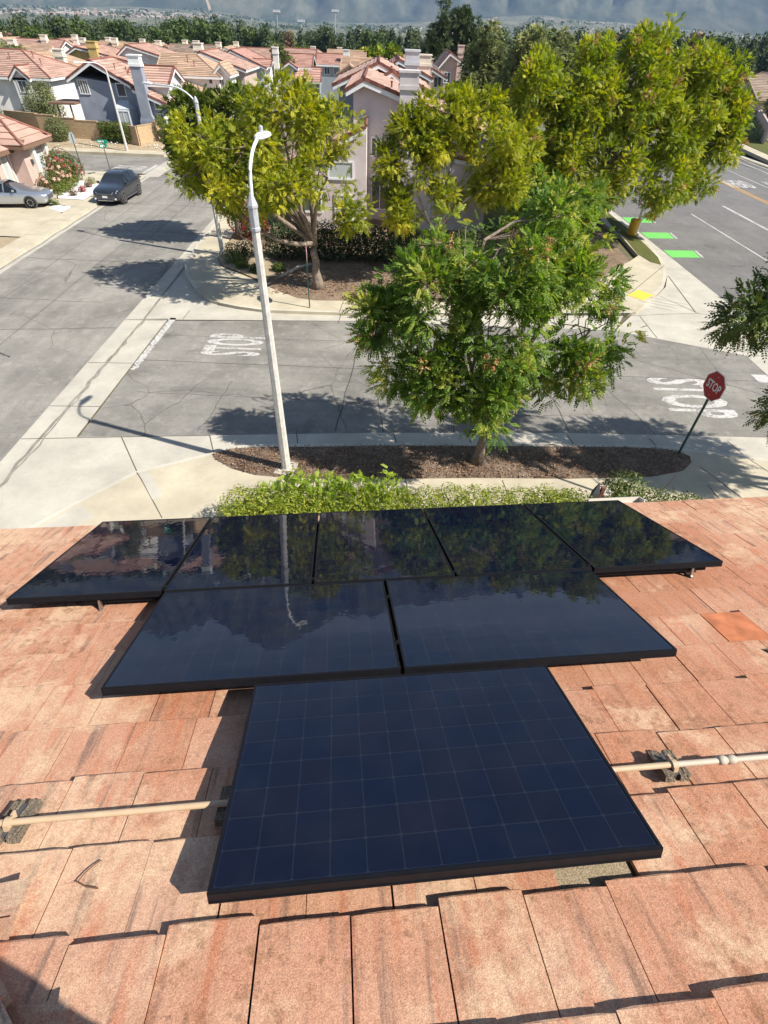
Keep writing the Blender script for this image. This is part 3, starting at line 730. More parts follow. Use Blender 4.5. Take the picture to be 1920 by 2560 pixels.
# painted markings -----------------------------------------------------------
def marking(name, label, polys, mat, cat='road marking', group=None, z=AZ + .005):
    b = MB()
    for p in polys: b.sheet(p, z)
    o = b.build(name, mat); return tag(o, label, cat, group)
def road_text(body, label, centre, up, right, w, h, mat, z=AZ + .006):
    vs, fs = text_mesh(body, 1, (w, h), .03)
    up = Vector((*up, 0)); right = Vector((*right, 0)); c = Vector((*centre, z))
    b = MB(); b.add([tuple(c + right * v.x + up * v.y) for v in vs], fs)
    o = b.build('painted_word', mat); tag(o, label, 'road marking'); return o
def worn_bar(x0, y0, x1, y1, w, seed, wear=.25):
    rng = np.random.default_rng(seed); n = 60; a = Vector((x0, y0)); d = Vector((x1, y1)) - a; q = Vector((-d.y, d.x)).normalized() * w
    lo = []; hi = []
    for i in range(n + 1):
        t = i / n; c = wear * (1 - t) * 1.2; m_ = min(.42, rng.uniform(0, .08) + (rng.random() < c) * rng.uniform(.1, .42)); m2 = min(.42, rng.uniform(0, .08) + (rng.random() < c) * rng.uniform(.1, .42))
        lo.append(tuple(a + d * t + q * m_)); hi.append(tuple(a + d * t + q * (1 - m2)))
    return [lo + hi[::-1]]
marking('stop_line', 'worn white stop line along the concrete cross gutter by the left STOP word', worn_bar(-8.5, 16.55, -8.38, 21.0, .27, 3), M['paint'])
marking('stop_line', 'short white stop line by the pale apron at the main road', [[(14.3, 16.9), (14.9, 16.9), (14.9, 17.5), (14.3, 17.5)]], M['paint'])
marking('stop_line', 'white stop line at the mouth of the far side street', worn_bar(-18.75, 48.0, -18.7, 51.4, .32, 8, .05), M['paint'])
road_text('STOP', 'white STOP letters painted beside the light pole, worn, facing left', (-5.5, 18.75), (-1, 0), (0, 1), 1.85, 2.25, M['paint'])
road_text('STOP', 'large white STOP letters painted behind the red stop sign', (11.2, 15.72), (1, 0), (0, -1), 2.65, 2.35, M['paint'])
road_text('STOP', 'faint white STOP letters painted on the far side street', (-20.7, 50.0), (1, 0), (0, -1), 1.7, 2.6, M['paint'])
road_text('AHEAD', 'white AHEAD letters painted beside the yellow line of the main road', (31.85, 52.6), (0, 1), (1, 0), 2.3, 3.0, M['paint'])
road_text('AHEAD', 'white AHEAD letters painted in the outer lane of the main road', (35.7, 52.6), (0, 1), (1, 0), 2.3, 3.0, M['paint'])
for i, (y0, lab) in enumerate(((31.3, 'nearest'), (34.95, 'middle'), (38.5, 'farthest'))):
    b = MB(); b.sheet([(17.02, y0), (18.78, y0 + .12), (18.9, y0 + 1.4), (17.06, y0 + 1.3)], AZ + .005)
    g = b.build('bike_lane_block', M['gpaint']); tag(g, lab + ' of the three bright green bike lane blocks on the main road', 'road marking', 'green bike lane blocks')
    w = MB(); w.sheet([(18.86, y0 + .1), (19.0, y0 + .1), (19.12, y0 + 1.42), (18.98, y0 + 1.42)], AZ + .005); w.build('white_edge', M['paint'], g)
marking('lane_line', 'long white lane line nearest the green bike lane blocks', [[(22.3, -20), (22.42, -20), (22.75, 41.5), (22.63, 41.5)]], M['paint'])
marking('lane_line', 'thick white lane line between bike lane line and yellow line', [[(26.0, -20), (26.22, -20), (26.5, 44.2), (26.28, 44.2)]], M['paint'])
marking('lane_line', 'white lane line beyond the yellow line, between two AHEAD words', [[(33.25, 20), (33.37, 20), (34.3, 66), (34.18, 66)]], M['paint'])
marking('lane_line', 'white lane line close to the far kerb of the main road', [[(36.7, 40), (36.82, 40), (38.2, 70), (38.08, 70)]], M['paint'])
marking('lane_line', 'white edge line along the far kerb of the main road', [[(37.8, 40), (37.92, 40), (39.3, 70), (39.18, 70)]], M['paint'])
marking('centre_line', 'double yellow line along the middle of the main road', [[(29.2, -20), (29.32, -20), (30.9, 60), (30.78, 60)], [(29.5, -20), (29.62, -20), (31.2, 60), (31.08, 60)]], M['ypaint'])
marking('tactile_paving', 'yellow tactile paving square at the far right street corner', [[(12.08, 24.85), (12.90, 25.60), (13.42, 24.96), (12.65, 24.24)]], M['tact'], 'tactile paving', z=.008)

# litter and pebbles on the soil (nobody could count it)
def litter(name, poly, n, size, mat, seed, z=.05):
    rng = np.random.default_rng(seed); P = np.array(poly); lo, hi = P.min(0), P.max(0)
    X = rng.uniform(lo[0], hi[0], n * 2); Y = rng.uniform(lo[1], hi[1], n * 2)
    ins = np.zeros(n * 2, bool); j = len(P) - 1
    for i in range(len(P)):
        c = ((P[i, 1] > Y) != (P[j, 1] > Y)) & (X < (P[j, 0] - P[i, 0]) * (Y - P[i, 1]) / (P[j, 1] - P[i, 1] + 1e-12) + P[i, 0]); ins ^= c; j = i
    X = X[ins][:n]; Y = Y[ins][:n]; k = len(X)
    c = np.stack([X, Y, z + rng.random(k) * .025], 1); a = unit(rng.normal(size=(k, 3)) * np.array([1, 1, .35])); nor = unit(rng.normal(size=(k, 3)) * .4 + np.array([0, 0, 1]))
    bb = np.cross(nor, a); l = (size * rng.uniform(.5, 1.5, k))[:, None]
    o = quads_obj(name, np.stack([c - a * l, c + bb * l * .6, c + a * l, c - bb * l * .6], 1), rng.random(k) ** 1.3, mat); o['kind'] = 'stuff'; return o
litter('leaf_litter', planter, 7500, .026, M['litter'], 11)
litter('bed_litter', [(-5, 23.6), (-1, 23.3), (6, 23.8), (6, 27), (-5, 27.4)], 2600, .045, M['litter'], 12, .06)
rng = np.random.default_rng(8)
mb = MB()
for k in range(60):
    x = rng.uniform(-30, -19.9); y = rng.uniform(57, 59.3); r = rng.uniform(.03, .09)
    mb.lathe([(r, 0), (r * .9, r * .6), (r * .3, r)], (x, y, .05 + (y - 57) * .11), 6)
o = mb.build('scattered_stones', M['rock']); o['kind'] = 'stuff'

# ================================================================== OWN ROOF AND SOLAR PANELS
Uv = Vector((0.99628145, 0.08598444, 0.00547159)).normalized()
Vv = Vector((0.07585896, -0.90552466, 0.4174572)).normalized()
Nv = Uv.cross(-Vv).normalized()
OO = Vector((-0.58942, 1.27354, 6.51610))
RF = Matrix(((Uv.x, -Vv.x, Nv.x, OO.x), (Uv.y, -Vv.y, Nv.y, OO.y), (Uv.z, -Vv.z, Nv.z, OO.z), (0, 0, 0, 1)))
house = empty('tiled_house', (0, 0, 0), 'house under the viewer with a weathered salmon tile roof carrying black solar panels', 'house')
HIP0 = (-.95, .86)
def hip_u(v): return HIP0[0] + (v - HIP0[1]) / 1.02
TW, TE = .30, .335
OFFS = {-2: .20, -3: .06, -1: .05}
def tile_rows(mb, F, k0, k1, u0, u1, uclip, seed, special=(), cbase=-.165):
    rng = random.Random(seed); nu = 6
    for k in range(k0, k1):
        vb = .06 + TE * k; off = OFFS.get(k, .01 if k % 2 == 0 else .16)
        i0 = int((u0 - off) / TW) - 1; i1 = int((u1 - off) / TW) + 1
        for i in range(i0, i1):
            a0 = off + i * TW + .0025 + rng.uniform(-.002, .002); a1 = off + (i + 1) * TW - .0025 + rng.uniform(-.002, .002)
            dv = rng.uniform(-.007, .005) - (.022 if rng.random() < .12 else 0); lift = rng.uniform(0, .004) + (.006 if rng.random() < .07 else 0); tw = rng.uniform(-.0012, .0012)
            if (k, i) in special:
                continue
            rows = []
            for t, top in ((0., .030), (.02, .033), (.5, .015), (1.08, -.004)):
                r = []
                for j in range(nu + 1):
                    s = j / nu; a = a0 + (a1 - a0) * s
                    v = vb + dv + TE * t + (rng.uniform(-.0014, .0014) if t < .1 else 0)
                    if s in (0, 1) and t < .01: v += .004
                    a = max(a, uclip(v)); c = cbase + top + lift + tw * (s - .5) + rng.uniform(-.0008, .0008)
                    r.append((a, -v, c))
                rows.append(r)
            if rows[1][-1][0] - rows[1][0][0] < .02: continue
            front = [(p[0], p[1] + .001, cbase - .012) for p in rows[0]]
            R_ = [front] + rows
            vs = [p for r in R_ for p in r]; fs = []; uvs = []
            du = rng.randrange(100) * 3.17; dvv = rng.randrange(100) * 1.7
            mb.ct = rng.random()
            for q in range(len(R_) - 1):
                for j in range(nu):
                    fs.append((q * (nu + 1) + j, q * (nu + 1) + j + 1, (q + 1) * (nu + 1) + j + 1, (q + 1) * (nu + 1) + j))
                    y0, y1 = (q - 1) / 3, q / 3
                    uvs.append([(du + j / nu, dvv + y0), (du + (j + 1) / nu, dvv + y0), (du + (j + 1) / nu, dvv + y1), (du + j / nu, dvv + y1)])
            # side faces
            n = nu + 1
            for sd in (0, nu):
                for q in range(1, len(R_) - 1):
                    b = len(vs); pa = R_[q][sd]; pb = R_[q + 1][sd]
                    vs += [(pa[0], pa[1], cbase - .012), (pb[0], pb[1], cbase - .02)]
                    fs.append((q * n + sd, b, b + 1, (q + 1) * n + sd)); uvs.append([(du, dvv)] * 4)
            mb.add(vs, fs, uvs)
mb = MB(RF); mb.uv = []
SPEC = {}
tile_rows(mb, RF, -9, 10, -5.2, 8.5, hip_u, 21, {(-2, 9), (2, 4)})
mb.build('roof_tiles', M['tile'], house, uvname='tile')
# the other hip plane, falling away to the left: mirror of this plane about the hip
uh = Vector((Uv.x, Uv.y, 0)).normalized(); wh = Vector((-uh.y, uh.x, 0)); sl = math.atan2(-Vv.z * -1, math.hypot(Vv.x, Vv.y))
hip_pt = RF @ Vector((HIP0[0], -HIP0[1], 0))
U2 = wh.copy(); D2 = (-uh * math.cos(sl) - Vector((0, 0, math.sin(sl)))).normalized(); N2 = U2.cross(D2).normalized()
if N2.z < 0: N2 = -N2
RF2 = Matrix(((U2.x, D2.x, N2.x, hip_pt.x), (U2.y, D2.y, N2.y, hip_pt.y), (U2.z, D2.z, N2.z, hip_pt.z), (0, 0, 0, 1)))
mb = MB(RF2); mb.uv = []
rng_ = random.Random(77)
for k in range(-9, 7):          # b = distance down the slope from the hip point
    b0 = .1 + k * TE
    for i in range(-14, 14):
        a0 = i * TW + (.15 if k % 2 else 0) + .0025; a1 = a0 + TW - .005
        # keep the part on the far side of the hip: along this plane the hip runs a = b
        hi = b0 + TE * .5
        aa0, aa1 = a0, min(a1, hi * 1.0 + .02)
        if aa1 - aa0 < .03 or b0 > 2.9 or a0 < -4: continue
        l = rng_.uniform(0, .005); mb.ct = rng_.random(); du = rng_.randrange(99) * 3.1
        P = [(aa0, b0 + TE, -.18), (aa1, b0 + TE, -.18), (aa1, b0 + TE, -.135 + l), (aa0, b0 + TE, -.135 + l), (aa0, b0 - .02, -.17), (aa1, b0 - .02, -.17)]
        mb.add(P, [(0, 1, 2, 3), (3, 2, 5, 4)], [[(du, 0), (du + 1, 0), (du + 1, .1), (du, .1)], [(du, .1), (du + 1, .1), (du + 1, 1), (du, 1)]])
mb.build('roof_tiles', M['tile'], house, uvname='tile')
# hip caps: flat wings lying on both planes
mb = MB(); mb.uv = []
hd = (RF.to_3x3() @ Vector((-1, 1.02, 0))).normalized()       # down the hip
for k in range(-9, 13):
    s0 = .36 * k + .17
    l = rng_.uniform(0, .006); mb.ct = rng_.random(); du = rng_.randrange(99) * 2.3
    w1 = RF.to_3x3() @ Vector((1, 1, 0)).normalized(); w2 = (-w1 + 2 * w1.dot(Vector((0, 0, 1))) * Vector((0, 0, 1)))
    w2 = (D2 * 1.0 + U2 * -1.0).normalized()
    w1 = (Uv * 1.0 + Vv * 1.0).normalized()
    rows = []
    for s, up in ((s0 + .38, .045), (s0 + .37, .055), (s0, .018)):
        c = hip_pt + hd * s
        r = []
        for wv, nn, q in ((w2, N2, .18), (w2, N2, .10), (w2, N2, .02), (w1, Nv, .02), (w1, Nv, .075), (w1, Nv, .135)):
            r.append(c + wv * q + nn * (-.155 + up + l + (.012 if q < .05 else 0) - (.02 if q > .12 else 0)))
        rows.append(r)
    fr = [p - Nv * .06 for p in rows[0]]
    allr = [fr] + rows; vs = [tuple(p) for r in allr for p in r]; n = 6; fs = []; uvs = []
    for q in range(3):
        for j in range(n - 1):
            fs.append((q * n + j, q * n + j + 1, (q + 1) * n + j + 1, (q + 1) * n + j))
            uvs.append([(du + j / 5, q / 3), (du + (j + 1) / 5, q / 3), (du + (j + 1) / 5, (q + 1) / 3), (du + j / 5, (q + 1) / 3)])
    mb.add(vs, fs, uvs)
mb.build('hip_caps', M['tile'], house, uvname='tile')
def single_tile(name, k, i, mat, label, du=0, dv=0, lift=.006, w=TW, e=TE):
    off = OFFS.get(k, .01 if k % 2 == 0 else .16); a0 = off + i * TW + .004 + du; vb = .06 + TE * k + dv
    b = MB(RF); P = []
    for t, c in ((0, -.177), (0, -.135), (.03, -.131), (1.05, -.167)):
        for s in (0, .25, .5, .75, 1): P.append((a0 + (w - .008) * s, -(vb + e * t), c + lift))
    b.add(P, [(q * 5 + j, q * 5 + j + 1, q * 5 + j + 6, q * 5 + j + 5) for q in range(3) for j in range(4)] + [(0, 5, 10, 15), (19, 14, 9, 4)])
    o = b.build(name, mat, house); o['label'] = label; return o
single_tile('roof_tile', -2, 9, M['orange'], 'bright orange replacement tile', du=0, dv=.003, lift=0)
single_tile('roof_tile', 2, 4, M['brown'], 'bare brown gritty tile', du=-.02, lift=-.004)
# debris-dark shell under the tiles, walls, eave
b = MB(RF); b.box((hip_u(-2.9), -3.1, -.26), (8.5, 2.98, -.182)); b.build('roof_deck', M['dkgrey'], house)
b = MB(RF2); b.add([(-4, -1.0, -.2), (-1.1, -1.0, -.2), (2.8, 2.9, -.2), (-4, 2.9, -.2)], [(0, 1, 2, 3)]); b.build('roof_deck', M['dkgrey'], house)
WM = Matrix(((uh.x, wh.x, 0, OO.x), (uh.y, wh.y, 0, OO.y), (0, 0, 1, 0), (0, 0, 0, 1)))
b = MB(WM); b.box((-3.3, -7, -.1), (8.2, 2.25, 4.95)); b.box((-3.3, -7, 4.95), (8.2, -1.9, 6.6)); b.build('wall', M['st_pink'], house)
b = MB(RF); b.box((-4.2, 2.985, -.34), (8.5, 3.02, -.17)); b.build('fascia', M['trimc'], house)
b = MB(RF); b.box((3.35, 3.03, -.20), (3.98, 3.15, -.19)); b.box((3.35, 3.13, -.20), (3.98, 3.15, -.13)); b.box((3.965, 3.03, -.20), (3.98, 3.15, -.13)); b.build('gutter', M['gutter'], house)
for a0, a1, z0, z1 in ((-2.4, -1.0, 3.0, 4.4), (3.0, 4.4, 3.0, 4.4), (0.4, 2.2, .6, 2.2)):
    w = MB(WM); w.box((a0, 2.25, z0), (a1, 2.30, z0 + .07)); w.box((a0, 2.25, z1 - .07), (a1, 2.30, z1)); w.box((a0, 2.25, z0 + .07), (a0 + .07, 2.30, z1 - .07)); w.box((a1 - .07, 2.25, z0 + .07), (a1, 2.30, z1 - .07))
    wf = w.build('window', M['trim'], house); w = MB(WM); w.box((a0 + .07, 2.25, z0 + .07), (a1 - .07, 2.265, z1 - .07)); w.build('pane', M['glassw'], wf)

PW, PD, PT = 1.559, 1.046, .046
def panel(label, a0, v0, lw, lv, nx, ny, clamps=()):
    """a0,v0: corner (u, v) of the downslope left corner; lw along the eave, lv up the slope"""
    root = bpy.data.objects.new('solar_module', None); COL.objects.link(root); root.empty_display_size = .2
    root.matrix_world = RF @ Matrix.Translation((a0, -v0, 0)); tag(root, label, 'solar panel', 'solar panels on the roof')
    f = MB(); w = .011; z0, z1 = -PT, 0
    f.box((0, -w, z0), (lw, 0, z1)); f.box((0, -lv, z0), (lw, -lv + w, z1)); f.box((0, -lv + w, z0), (w, -w, z1)); f.box((lw - w, -lv + w, z0), (lw, -w, z1))
    f.box((w, -lv + w, z0), (lw - w, -lv + .03, z0 + .002)); f.box((w, -.03, z0), (lw - w, -w, z0 + .002))
    # groove rib on the outside of the rails
    f.box((.002, -lv - .0035, -.016), (lw - .002, -lv, -.002)); f.box((.002, -lv - .0035, -.045), (lw - .002, -lv, -.040))
    f.build('frame', M['frame_pv'], root)
    g = MB(); g.uv = []; mg = .0147; x0, x1, y0, y1 = w, lw - w, -lv + w, -w; ax0, ax1, ay0, ay1 = mg + .003, lw - mg - .003, -lv + mg + .003, -mg - .003
    zz = -.0025
    g.add([(ax0, ay0, zz), (ax1, ay0, zz), (ax1, ay1, zz), (ax0, ay1, zz)], [(0, 1, 2, 3)], [[(0, 0), (nx, 0), (nx, ny), (0, ny)]])
    X = [(x0, y0), (x1, y0), (x1, y1), (x0, y1)]; A = [(ax0, ay0), (ax1, ay0), (ax1, ay1), (ax0, ay1)]
    for i in range(4):
        j = (i + 1) % 4
        g.add([(*X[i], zz), (*X[j], zz), (*A[j], zz), (*A[i], zz)], [(0, 1, 2, 3)], [[(.3, .3)] * 4])
    g.add([(x0, y0, zz - .006), (x1, y0, zz - .006), (x1, y1, zz - .006), (x0, y1, zz - .006)], [(3, 2, 1, 0)], [[(.3, .3)] * 4])
    g.build('glass', M['glass_pv'], root, uvname='cells')
    for cx, cy in clamps:
        c = MB(); c.box((cx - .02, cy - .012, -.05), (cx + .02, cy + .012, .004)); c.lathe([(.006, 0), (.006, .008)], (cx, cy, .004), 8); c.build('clamp', M['frame_pv'], root)
    return root
G_ = .0196
panel('nearest solar panel, alone in its row, with all its dark blue cells in view', 0, 0, PW, PD, 12, 8)
u2, v2 = -.78967, -.05463 - PD
panel('left solar panel of the middle row, mirroring the mountain outline', u2, v2, PW, PD, 12, 8, [(PW + G_ / 2, -.25), (PW + G_ / 2, -.8)])
panel('right solar panel of the middle row, mirroring tree tops and sky', u2 + PW + G_, v2, PW, PD, 12, 8)
u1 = -1.86913; v1 = v2 - G_ - PW
for i, lab in enumerate(('far row solar panel at the left end, mirroring pink rooftops', 'far row solar panel mirroring the near light pole', 'middle solar panel of the far row, below the fern shoots',
                         'far row solar panel second from the right, below the planter tree', 'far row solar panel at the right end, beside bare roof tiles')):
    panel(lab, u1 + i * (PD + G_), v1, PD, PW, 8, 12, [(PD + G_ / 2, -.3), (PD + G_ / 2, -1.5)] if i < 4 else [])
# rails with feet under each row
for (a0, a1, v, lab) in ((.12, 1.44, .84, 'mounting rail under the upslope side of the nearest solar panel'), (.12, 1.44, .2, 'mounting rail under the downslope side of the nearest solar panel'),
                         (u2 + .1, u2 + 2 * PW - .1, v2 + .86, 'mounting rail under the upslope side of the middle panel row'), (u2 + .1, u2 + 2 * PW - .1, v2 + .2, 'mounting rail under the downslope side of the middle panel row'),
                         (u1 + .48, u1 + 5 * PD - .02, v1 + 1.50, 'mounting rail under the upslope side of the far panel row'), (u1 + .05, u1 + 5 * PD, v1 + .3, 'mounting rail under the downslope side of the far panel row')):
    rt = bpy.data.objects.new('mounting_rail', None); COL.objects.link(rt); rt.matrix_world = RF @ Matrix.Translation((a0, -v, 0)); tag(rt, lab, 'rail', 'rails under the solar panels')
    b = MB(); b.box((0, -.018, -.092), (a1 - a0, .018, -.048)); b.build('rail', M['frame_pv'], rt)
    n = max(2, int((a1 - a0) / .95) + 1)
    for k in range(n):
        x = .12 + (a1 - a0 - .24) * k / (n - 1)
        b = MB(); b.box((x - .009, -.040, -.135), (x + .009, -.018, -.06)); b.box((x - .009, -.045, -.150), (x + .009, .06, -.128)); b.build('foot', M['alu'], rt)

# conduit and its rubber supports
ct = bpy.data.objects.new('conduit', None); COL.objects.link(ct); ct.matrix_world = RF @ Matrix.Translation((0, -.632, -.085)); tag(ct, 'long tan painted conduit pipe crossing the tiles beneath the nearest panel', 'conduit')
b = MB(); b.tube([(-2.3, 0, -.02), (-.9, 0, 0), (.5, .002, .001), (1.87, .0, 0)], .0128, 16, False); b.build('pipe', M['pipe'], ct, True)
b = MB(); b.tube([(1.87 + .46 * k, -.002 * k, -.001 * k) for k in range(11)], .0128, 16, False); b.build('pipe', M['pipe2'], ct, True)
b = MB(); b.tube([(2.09, 0, 0), (2.098, 0, 0), (2.1, 0, 0), (2.122, 0, 0), (2.124, 0, 0), (2.134, 0, 0), (2.136, 0, 0), (2.165, 0, 0), (2.17, 0, 0)], [.0155, .018, .0195, .0195, .0165, .0165, .0195, .0195, .0165], 16); b.build('coupling', M['pipe2'], ct, True)
b = MB(); b.tube([(-1.6, 0, -.01), (-1.53, 0, -.009)], .021, 16); b.build('coupling', M['pipe'], ct, True)
def support(label, a, v0, v1, seed):
    rt = bpy.data.objects.new('conduit_support', None); COL.objects.link(rt); rt.matrix_world = RF @ Matrix.Translation((a, -.632, 0)); tag(rt, label, 'conduit support', 'rubber supports of the conduit')
    rng = random.Random(seed); vm = (v0 + v1) / 2 - .632
    for dx in (-.034, .034):
        bm = bmesh.new(); bmesh.ops.create_cube(bm, size=1); bmesh.ops.subdivide_edges(bm, edges=bm.edges[:], cuts=4, use_grid_fill=True)
        for vtx in bm.verts:
            p = vtx.co; top = p.z > .3
            vtx.co = Vector((dx + p.x * .044 + rng.uniform(-.002, .002), -vm + p.y * (v1 - v0) + rng.uniform(-.003, .003), -.137 + (p.z + .5) * .036 + (rng.uniform(-.004, .002) if top else 0)))
        me = bpy.data.meshes.new('rubber_block'); bm.to_mesh(me); bm.free(); me.materials.append(M['block'])
        o = bpy.data.objects.new('rubber_block', me); COL.objects.link(o); o.parent = rt
    b = MB(); b.box((-.011, -vm - (v1 - v0) * .42, -.137), (.011, -vm + (v1 - v0) * .42, -.106)); b.build('channel', M['dkgrey'], rt)
    b = MB(); b.tube([(-.011, 0, -.085), (.011, 0, -.085)], .0215, 14); b.box((-.010, -.024, -.106), (.010, -.014, -.080)); b.box((-.010, .014, -.106), (.010, .030, -.080)); b.box((-.004, .022, -.112), (.004, .042, -.07)); b.build('strap', M['pipe'], rt, False)
    return rt
support('crumbling rubber conduit support at the left picture edge', -.865, .515, .685, 4)
support('rubber conduit support with two grey blocks, right of the panels', 1.885, .535, .675, 5)
support('rubber conduit support half hidden under the left edge of the nearest panel', -.01, .53, .69, 6)
for lab, pts, r in (('thin curved twig lying on a tile left of the nearest panel', [(-.455, .795), (-.475, .81), (-.495, .835), (-.51, .87)], .0022), ('short straight twig below the curved twig on the same tile', [(-.505, .868), (-.47, .887), (-.425, .897)], .0026)):
    b = MB(RF); b.tube([(u, -v, -.142 + .016 * (1 - ((v - .735) / .335)) + .003) for u, v in pts], r, 6); tag(b.build('twig', M['twig']), lab, 'twig')
b = MB(RF); b.tube([(3.02, .18, -.136), (3.06, .12, -.130), (3.10, .05, -.13), (3.16, -.02, -.138)], [.008, .014, .012, .004], 6); tag(b.build('foil_scrap', M['block']), 'dark crumpled scrap lying on the tiles below the orange tile', 'debris')

# the photographer, standing on the roof behind the camera (casts the shadow at the lower left)
def skin_person():
    rt = empty('person', (0.06, -.40, 7.13), 'person in dark clothes on the roof holding a phone up with both hands', 'person')
    V_ = {'pel': ((0, 0, .92), .15), 'wai': ((0, 0, 1.08), .14), 'che': ((0, .02, 1.30), .16), 'nec': ((0, .04, 1.47), .055), 'hea': ((0, .07, 1.56), .085), 'top': ((0, .07, 1.68), .09),
          'lh': ((-.10, 0, .86), .10), 'lk': ((-.13, .05, .48), .065), 'la': ((-.15, -.02, .13), .045), 'lf': ((-.16, .16, .06), .045),
          'rh': ((.10, 0, .86), .10), 'rk': ((.13, .05, .46), .065), 'ra': ((.15, -.02, .08), .045), 'rf': ((.16, .16, .02), .045),
          'ls': ((-.19, .02, 1.40), .07), 'le': ((-.27, .14, 1.42), .05), 'lw': ((-.11, .24, 1.70), .034), 'lp': ((-.075, .25, 1.78), .036),
          'rs': ((.19, .02, 1.40), .07), 're': ((.27, .14, 1.42), .05), 'rw': ((.11, .24, 1.70), .034), 'rp': ((.075, .25, 1.78), .036)}
    E_ = [('pel', 'wai'), ('wai', 'che'), ('che', 'nec'), ('nec', 'hea'), ('hea', 'top'), ('pel', 'lh'), ('lh', 'lk'), ('lk', 'la'), ('la', 'lf'), ('pel', 'rh'), ('rh', 'rk'), ('rk', 'ra'), ('ra', 'rf'),
          ('che', 'ls'), ('ls', 'le'), ('le', 'lw'), ('lw', 'lp'), ('che', 'rs'), ('rs', 're'), ('re', 'rw'), ('rw', 'rp')]
    ks = list(V_); me = bpy.data.meshes.new('body'); vs = [V_[k][0] for k in ks]; rd = [V_[k][1] for k in ks]; es = [(ks.index(a), ks.index(b)) for a, b in E_]
    for sx in (-1, 1):      # five fingers round the phone
        w = ks.index('lp' if sx < 0 else 'rp')
        for f, (dy, dz, l) in enumerate(((.012, .05, .06), (.015, .035, .065), (.015, .015, .06), (.012, -.005, .05))):
            i = len(vs); vs += [(sx * .06, .255 + dy, 1.78 + dz), (sx * (.06 - l * .5), .27 + dy, 1.785 + dz)]; rd += [.009, .008]; es += [(w, i), (i, i + 1)]
        i = len(vs); vs += [(sx * .07, .23, 1.80), (sx * .04, .225, 1.82)]; rd += [.011, .009]; es += [(w, i), (i, i + 1)]
    me.from_pydata(vs, es, []); o = bpy.data.objects.new('body', me); COL.objects.link(o); o.parent = rt; me.materials.append(M['dkgrey'])
    sk = o.modifiers.new('skin', 'SKIN')
    for i, r in enumerate(rd): me.skin_vertices[0].data[i].radius = (r, r)
    me.skin_vertices[0].data[0].use_root = True
    ss = o.modifiers.new('sub', 'SUBSURF'); ss.levels = 1; ss.render_levels = 2
skin_person()

# ================================================================== STREET FURNITURE
def prism_pole(mb, base, h, r0, r1, n=8, lean=(0, 0)):
    mb.lathe([(r0, 0), (r1, h)], base, n)
def light_pole(label, x, y, h, arm, ang, lamp='photocell', r0=.125, r1=.075, z0=0., pad=True, collar=True):
    rt = empty('street_lamp', (x, y, z0), label, 'street lamp', 'concrete street lamps', rz=ang)     # local +y = arm direction
    b = MB(); b.lathe([(r0 * 1.0, 0), (r0, .02), (r1, h)], (0, 0, 0), 8); b.build('pole', M['polecon'], rt)
    if pad: b = MB(); b.box((-.26, -.30, -.02), (.26, .30, .045)); b.lathe([(.17, 0), (.15, .03)], (0, 0, .045), 10); b.build('footing', M['conc'], rt)
    if collar:
        b = MB(); b.lathe([(r1 + .012, 0), (r1 + .022, .02), (r1 + .022, .07), (r1 + .012, .085), (r1 + .014, .40), (r1 + .028, .42), (r1 + .028, .46), (r1 - .005, .55), (.03, .66)], (0, 0, h - .42), 8); b.build('collar', M['polecap'], rt)
    A = [(0, .03, h + .02), (0, .05, h + .40), (0, .13, h + .66), (0, .34, h + .88), (0, .62, h + 1.0)] if arm < 1 else [(0, .0, h + .0), (0, .25, h + .22), (0, .7, h + .42), (0, 1.2, h + .5), (0, arm, h + .5)]
    if arm < 1: A = [(p[0], p[1] * arm / .62, p[2]) for p in A]
    q = []
    for i in range(len(A) - 1):
        for k in range(4): q.append(Vector(A[i]).lerp(Vector(A[i + 1]), k / 4))
    q.append(Vector(A[-1]))
    for _ in range(3): q = [q[0]] + [(q[i - 1] + q[i] * 2 + q[i + 1]) / 4 for i in range(1, len(q) - 1)] + [q[-1]]
    b = MB(); b.tube(q, .032, 10); b.build('arm', M['white'], rt, True)
    e = q[-1]
    b = MB(); pts = [(e.y - .06, .045, .05), (e.y + .06, .085, .075), (e.y + .28, .12, .075), (e.y + .46, .10, .06), (e.y + .56, .04, .03)]
    vs = []; fs = []
    for (yy, w, hh) in pts:
        for t in range(10):
            a = 2 * PI * t / 10; vs.append((w * math.cos(a), yy, e.z + hh * math.sin(a) * (1 if math.sin(a) > 0 else .6)))
    for i in range(4):
        for t in range(10): fs.append((i * 10 + t, i * 10 + (t + 1) % 10, (i + 1) * 10 + (t + 1) % 10, (i + 1) * 10 + t))
    fs += [tuple(range(9, -1, -1)), tuple(range(40, 50))]
    b.add(vs, fs); lh = b.build('lamp_head', M['white'], rt, True)
    b = MB(); b.lathe([(.04, 0), (.04, .08), (.02, .1)], (0, e.y + .2, e.z + .07), 8); b.build('photocell', M['polecap'], lh)
    return rt
light_pole('tall concrete street lamp with white curved arm in the planter strip', -2.41, 11.02, 6.42, .62, R(-12))
light_pole('concrete street lamp half covered by yellow green tree at the left road', -8.20, 28.8, 6.27, 2.5, R(62), r0=.13, r1=.085, pad=False)
light_pole('far pale street lamp in front of the slate grey house', -23.15, 56.45, 5.6, 2.3, R(150), r0=.12, r1=.07, pad=False, collar=False)
